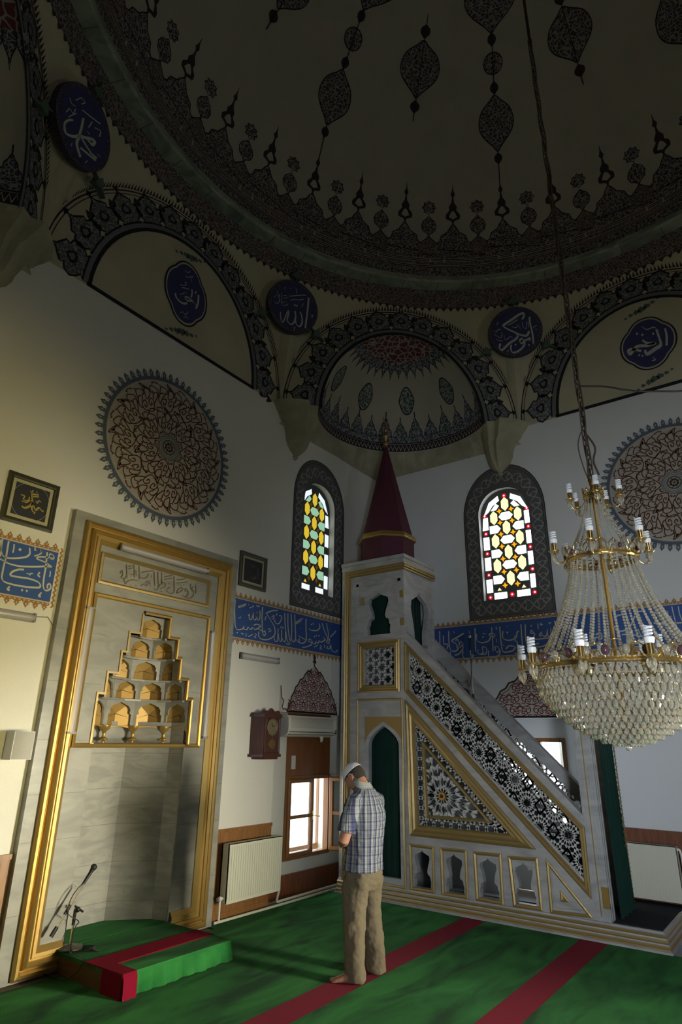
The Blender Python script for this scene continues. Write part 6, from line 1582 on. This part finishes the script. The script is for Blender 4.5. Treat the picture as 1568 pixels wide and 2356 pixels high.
# chain and wires up to the dome
chn = thing('chandelier_chain', 'dark chain with wires carrying the chandelier, rising into the dome', 'chain', (AX.x, AX.y, 3.36))
IRON = mat('dark_chain_iron', (.05, .04, .03), .5, .6)
ztop = DO.z+RD-.02
g = G(); z = 3.37; k = 0
while z < 7.6:
    c = AX+V((0, 0, z)); ax_ = V((1, 0, 0)) if k % 2 else V((0, 1, 0))
    g.tube([c+ax_*.011*cos(t)+V((0, 0, .024*sin(t))) for t in [i*pi/4 for i in range(9)]], .0032, IRON, 4, False); z += .036; k += 1
g.tube([AX+V((0, 0, 7.55)), V((AX.x, AX.y, ztop))], .013, IRON, 6)
g.build('links', chn)
g = G()
for ph in (0, 2.1, 4.2): g.tube([AX+V((.016*cos(z_*5+ph)+.006*sin(z_*17), .016*sin(z_*5+ph), z_)) for z_ in [3.34+i*.06 for i in range(72)]], .0055, mat('lamp_wire', (.07, .05, .035), .6), 4)
g.tube(cr([AX+V((.0, 0, 3.75)), AX+sdir*-.05+V((0, 0, 3.62)), AX+sdir*-.035+V((0, 0, 3.45)), AX+sdir*-.01+V((0, 0, 3.34))], 5), .004, mat('lamp_wire', (.07, .05, .035), .6), 5)
g.tube(cr([AX+V((.0, 0, 3.70)), AX+sdir*.05+V((0, 0, 3.58)), AX+sdir*.03+V((0, 0, 3.48)), AX+sdir*.05+V((0, 0, 3.38))], 5), .007, mat('lamp_wire', (.07, .05, .035), .6), 5)
g.build('wires', chn)
g = G(); ZQ = 0
q = [onP(u, v, AX, vdir) for u, v in ((1331, 889), (1360, 889), (1395, 890), (1430, 896), (1470, 900), (1520, 900), (1568, 899), (1640, 885), (1760, 850))]
g.tube(cr([tuple(p) for p in q], 4), .006, IRON, 6); g.build('guy_wire', loc=q[0], label='thin wire running sideways from the chandelier chain across the right arch', cat='wire')
# ================================================================== THE MAN
PO = V((4.80, 3.24, 0.002))
man = thing('person', 'person in blue plaid shirt, khaki trousers and white cap standing on a crimson line', 'person', PO)
SKIN = mat('skin', (.33, .16, .10), .55, var=.08, vscale=12)
def P3(p): return PO+V(p)
def rings(g, L, m, n=20, cap=True):
    """loft of ellipses; each ring (x,y,z,a,b[,tilt])"""
    vs = []
    for r in L:
        x, y, z, a, b = r[:5]; tl = r[5] if len(r) > 5 else 0
        for k in range(n):
            t = 2*pi*k/n; ct, st = cos(t), sin(t); e = .9
            px = a*math.copysign(abs(ct)**e, ct); py = b*math.copysign(abs(st)**e, st)
            vs.append(P3((x+px, y+py*cos(tl), z+py*sin(tl))))
    fs = [(i*n+k, i*n+(k+1) % n, (i+1)*n+(k+1) % n, (i+1)*n+k) for i in range(len(L)-1) for k in range(n)]
    if cap: fs += [list(range(n))[::-1], [(len(L)-1)*n+k for k in range(n)]]
    g.add(vs, fs, m)
def finish(o, vox, sm=2, disp=0, dscale=.12, it=4):
    md = o.modifiers.new('remesh', 'REMESH'); md.mode = 'VOXEL'; md.voxel_size = vox; md.use_smooth_shade = True
    s = o.modifiers.new('smooth', 'SMOOTH'); s.iterations = it; s.factor = .5
    if disp:
        tx = bpy.data.textures.new('folds', 'CLOUDS'); tx.noise_scale = dscale; tx.noise_depth = 2
        d = o.modifiers.new('folds', 'DISPLACE'); d.texture = tx; d.strength = disp; d.mid_level = .5
# ---- body (one continuous surface)
g = G()
rings(g, [(0, .03, .62, .10, .08), (0, .03, .80, .115, .10), (0, .01, .95, .14, .11), (0, 0, 1.12, .165, .125), (0, 0, 1.25, .14, .09), (0, .005, 1.31, .09, .06), (0, .02, 1.35, .055, .05)], SKIN)
g.tube([P3(p) for p in ((0, .008, 1.32), (0, .03, 1.38), (0, .07, 1.43), (0, .10, 1.46))], [.054, .055, .056, .06], SKIN, 16)
for s in (-1, 1):
    leg = [(s*.08, .03, .70, .060, .070), (s*.09, .035, .60, .058, .068), (s*.10, .04, .45, .052, .058), (s*.105, .03, .38, .056, .06), (s*.12, .01, .28, .056, .06), (s*.135, -.0, .15, .042, .045), (s*.142, -.01, .08, .036, .042), (s*.143, -.01, .04, .034, .045)]
    rings(g, leg, SKIN, 14)
    ft = V((-.38, .92, 0)) if s < 0 else V((.25, .96, 0)); ft.normalize(); fx = V((ft.y, -ft.x, 0)); hb = V((s*.143, -.035, 0))
    path = [(-.022, .030, .028, .030), (.0, .040, .034, .042), (.05, .050, .034, .048), (.10, .040, .036, .036), (.15, .028, .042, .026), (.185, .020, .042, .018), (.20, .016, .036, .013)]
    vs = []; n = 14
    for d, zc, w, h in path:
        for k in range(n):
            t = 2*pi*k/n; q = hb+ft*d+fx*(w*cos(t)); z = max(.003, zc+h*sin(t)); vs.append(P3((q.x, q.y, z)))
    g.add(vs, [(i*n+k, i*n+(k+1) % n, (i+1)*n+(k+1) % n, (i+1)*n+k) for i in range(len(path)-1) for k in range(n)]+[list(range(n))[::-1], [(len(path)-1)*n+k for k in range(n)]], SKIN)
    for q, (o_, r_, l_) in enumerate(((-.030, .0125, .232), (-.011, .010, .230), (.006, .0095, .224), (.021, .009, .215), (.034, .0085, .203))):
        a = hb+ft*.17+fx*(-o_*s*-1 if 0 else o_*(1 if s > 0 else -1)); b = hb+ft*l_+fx*(o_*(1 if s > 0 else -1))
        g.tube([P3((a.x, a.y, .016)), P3((b.x, b.y, .012)), P3((b.x+ft.x*.006, b.y+ft.y*.006, .010))], [r_, r_, r_*.6], SKIN, 8)
    # arm folded in front of the belly
    sh = V((s*.155, .0, 1.255)); el = V((s*.232, .062, .985)); wr = V((s*.06, .205, .925+(.03 if s > 0 else 0)))
    g.tube([P3(p) for p in (V((s*.10, 0, 1.25)), sh, sh.lerp(el, .35), sh.lerp(el, .75), el, el.lerp(wr, .25), el.lerp(wr, .6), wr)], [.04, .048, .050, .046, .047, .046, .036, .028], SKIN, 14)
    # hand laid flat across the other wrist: palm, four fingers, thumb
    hd = V((-s, .10, -.12)).normalized(); zo = V((0, .012 if s > 0 else -.0, .0)); up = V((0, .15, 1)).normalized()
    pc = wr+hd*.045+zo
    for q in range(4):
        off = up*(.030-.02*q); kn = wr+hd*.085+off+zo; l = (.068, .075, .070, .056)[q]
        g.tube([P3(wr+hd*.02+off*.7+zo), P3(kn), P3(kn+hd*l*.5+V((0, .004, 0))), P3(kn+hd*l*.8+V((0, -.012, -.004))), P3(kn+hd*l*.95+V((0, -.024, -.008)))], [.013, .0105, .0095, .0085, .006], SKIN, 8)
    g.tube([P3(wr+hd*.02+up*.02+zo), P3(wr+hd*.045+up*.05+zo), P3(wr+hd*.085+up*.062+zo+V((0, -.006, 0)))], [.014, .011, .008], SKIN, 8)
# head: shaped ellipsoid, bowed forward
HC = V((0, .118, 1.452)); TL = rad(-33)
Rh = Matrix.Rotation(TL, 3, 'X')
def hp_(p): return P3(HC+Rh @ V(p))
nU, nV = 32, 24; vs = []
for i in range(nV+1):
    ph = pi*i/nV
    for k in range(nU):
        th = 2*pi*k/nU; x = sin(ph)*sin(th); y = sin(ph)*cos(th); z = cos(ph)
        sx, sy, sz = .074, .096, .118
        if z < 0: w = 1-.28*(-z)**1.3; sx *= w
        X, Y, Z = x*sx, y*sy, z*sz
        if y > 0:
            Y += .006*math.exp(-((z-.22)**2)/.01)*y           # brow
            Y -= .008*math.exp(-((z-.06)**2)/.008)*y*math.exp(-((abs(x)-.4)**2)/.06)  # eye hollows
            Y += .010*math.exp(-((z+.72)**2)/.02)*math.exp(-(x*x)/.12)   # chin
            Y += .005*math.exp(-((z+.42)**2)/.01)*math.exp(-(x*x)/.08)   # lips
        if z < -.3 and y < 0: Y *= .82
        vs.append(hp_((X, Y, Z)))
g.add(vs, [(i*nU+k, i*nU+(k+1) % nU, (i+1)*nU+(k+1) % nU, (i+1)*nU+k) for i in range(nV) for k in range(nU)], SKIN)
g.tube([hp_(p) for p in ((0, .088, .025), (0, .103, .0), (0, .116, -.022), (0, .104, -.034))], [.008, .010, .014, .008], SKIN, 8)
for s in (-1, 1): g.tube([hp_((s*.014, .098, -.026)), hp_((s*.016, .088, -.03))], [.008, .006], SKIN, 6); g.tube([hp_((-.022*s, .088, -.052)), hp_((0, .097, -.05))], [.003, .005], SKIN, 6)
for s in (-1, 1):
    g.tube([hp_((s*(.073+.008*abs(sin(t))), -.006+.017*cos(t), -.008+.031*sin(t))) for t in [i*pi/5 for i in range(11)]], .0052, SKIN, 6)
    g.sph(hp_((s*.072, -.008, -.012)), .014, SKIN, 8, (.6, 1, 1.6))
bd = g.build('body', man, smooth=True); finish(bd, .0055, it=3)
g = G()
for s in (-1, 1):
    g.sph(hp_((s*.030, .082, .012)), .0095, mat('eyelid_skin', (.36, .18, .11), .5), 8, (1.2, .8, .7))
    g.tube([hp_((s*.016, .094, .032)), hp_((s*.032, .091, .037)), hp_((s*.048, .078, .032))], [.003, .004, .002], mat('brow_hair', (.05, .04, .03), .9), 6)
g.build('face_detail', man)
# hair: back and sides of the head
HAIR = mat('dark_grey_hair', (.045, .04, .035), .9, bump=1.0, bscale=160)
def shell(r, cond, m, name, thick=0.0, zf=None):
    g = G(); nu, nv = 48, 30; idx = {}; vs = []
    def P_(i, k, rr):
        ph = pi*i/nv; th = 2*pi*k/nu; x = sin(ph)*sin(th); y = sin(ph)*cos(th); z = cos(ph); w = 1-.28*(-z)**1.3 if z < 0 else 1
        Y = y*.096*rr*(.82 if 0 else 1); return hp_((x*.074*w*rr, Y, z*.118*rr)), (x, y, z)
    for i in range(nv):
        for k in range(nu):
            c = [P_(i, k, r), P_(i, k+1, r), P_(i+1, k+1, r), P_(i+1, k, r)]
            mx, my, mz = [sum(q[1][a] for q in c)/4 for a in range(3)]
            if cond(mx, my, mz): g.face([q[0] for q in c], m)
    return g.build(name, man, smooth=True)
shell(1.045, lambda x, y, z: (z > -.42 if y < -.35 else (z > -.05 and y < .12 if y < .1 else (z > .15 and y < .45))) and not (abs(x) > .9 and -.35 < y < .25 and z < .1), HAIR, 'hair')
g = G(); cap = []
CAPM = mat('white_cap_cloth', (.62, .64, .72), .9, bump=.35, bscale=220)
nu, nv = 36, 9; vs = []
for i in range(nv+1):
    ph = rad(78)*i/nv
    for k in range(nu):
        th = 2*pi*k/nu; x = sin(ph)*sin(th); y = sin(ph)*cos(th); z = cos(ph); q = Matrix.Rotation(rad(-14), 3, 'X') @ V((x*.0845, y*.108, z*.118+.008))
        vs.append(hp_(q))
for k in range(nu): 
    q = vs[nv*nu+k]
vs += [PO+HC+((p-PO-HC)*.965) for p in vs[nv*nu:(nv+1)*nu]]
g.add(vs, [(i*nu+k, i*nu+(k+1) % nu, (i+1)*nu+(k+1) % nu, (i+1)*nu+k) for i in range(nv+1) for k in range(nu)], CAPM)
g.build('cap', man, smooth=True)
# shirt
SH = mat('plaid_shirt_cloth', (.4, .42, .4), .9); nt = SH.node_tree; b = nt.nodes['Principled BSDF']; tc = nt.nodes.new('ShaderNodeTexCoord'); sp = nt.nodes.new('ShaderNodeSeparateXYZ'); nt.links.new(tc.outputs['Object'], sp.inputs[0])
M_ = lambda op, a, b_=0: mth(op, a, b_, nt)
ang = M_('ARCTAN2', sp.outputs[0], M_('ADD', sp.outputs[1], .0)); hx_ = M_('MULTIPLY', ang, .165)
def stripes(src, per, offs):
    out = None
    for o_, w_, a_ in offs:
        f_ = M_('FRACT', M_('ADD', M_('DIVIDE', src, per), o_)); s_ = M_('MULTIPLY', M_('LESS_THAN', f_, w_), a_)
        out = s_ if out is None else M_('MAXIMUM', out, s_)
    return out
vst = stripes(hx_, .058, ((0, .30, .85), (.42, .09, .75), (.58, .09, .75), (.74, .12, .5))); hst = stripes(sp.outputs[2], .062, ((0, .20, .5), (.4, .06, .45), (.6, .06, .45)))
tot = M_('MINIMUM', M_('ADD', vst, M_('MULTIPLY', hst, .7)), 1.0)
mx = nt.nodes.new('ShaderNodeMix'); mx.data_type = 'RGBA'; mx.inputs[6].default_value = (.27, .29, .28, 1); mx.inputs[7].default_value = (.03, .035, .10, 1)
nt.links.new(tot, mx.inputs[0]); nt.links.new(mx.outputs[2], b.inputs['Base Color'])
g = G()
rings(g, [(0, .035, .745, .176, .160), (0, .033, .80, .170, .156), (0, .022, .88, .162, .148), (0, .012, .97, .165, .146), (0, .002, 1.08, .178, .148), (0, -.004, 1.18, .186, .142), (0, -.002, 1.26, .178, .118), (0, .004, 1.32, .140, .092), (0, .012, 1.36, .095, .075), (0, .026, 1.385, .080, .072, .3), (0, .040, 1.415, .076, .070, .4)], SH, 28)
for s in (-1, 1):
    sh = V((s*.11, 0, 1.275)); el = V((s*.234, .058, 1.00))
    g.tube([P3(p) for p in (sh, V((s*.165, .004, 1.265)), V((s*.195, .02, 1.19)), V((s*.215, .04, 1.11)), V((s*.225, .05, 1.045)))], [.062, .074, .071, .069, .072], SH, 18)
so = g.build('shirt', man, smooth=True)
so.location = PO; so.data.transform(Matrix.Translation(-PO)); so.parent = None; put(so, man); finish(so, .0075, disp=.016, dscale=.055, it=2)
g = G(); rings(g, [(0, .047, 1.432, .069, .067, .42), (0, .046, 1.437, .073, .071, .42), (0, .034, 1.405, .088, .083, .40), (0, .026, 1.375, .100, .088, .32)], SH, 28, cap=False)
co = g.build('collar', so, smooth=True)
# trousers
TR_ = mat('khaki_cloth', (.145, .118, .078), .9, bump=.2, bscale=60)
g = G()
rings(g, [(0, .03, .86, .150, .135), (0, .03, .80, .156, .145), (0, .026, .72, .160, .150), (0, .026, .66, .158, .142), (0, .03, .61, .145, .115)], TR_, 24)
for s in (-1, 1):
    yo = .012 if s < 0 else 0
    rings(g, [(s*.082, .026, .70, .088, .130), (s*.088, .03+yo, .62, .084, .118), (s*.098, .034+yo, .50, .080, .100), (s*.112, .03+yo, .38, .077, .090), (s*.125, .016+yo, .26, .074, .086), (s*.137, .002+yo, .14, .072, .084), (s*.142, -.004+yo, .045, .072, .086), (s*.142, -.002+yo, .018, .070, .084)], TR_, 20)
to = g.build('trousers', man, smooth=True); finish(to, .0075, disp=.030, dscale=.085, it=3)
g = G(); g.sph(P3((.065, -.115, .72)), .006, DARK, 8); g.build('pocket_button', man)
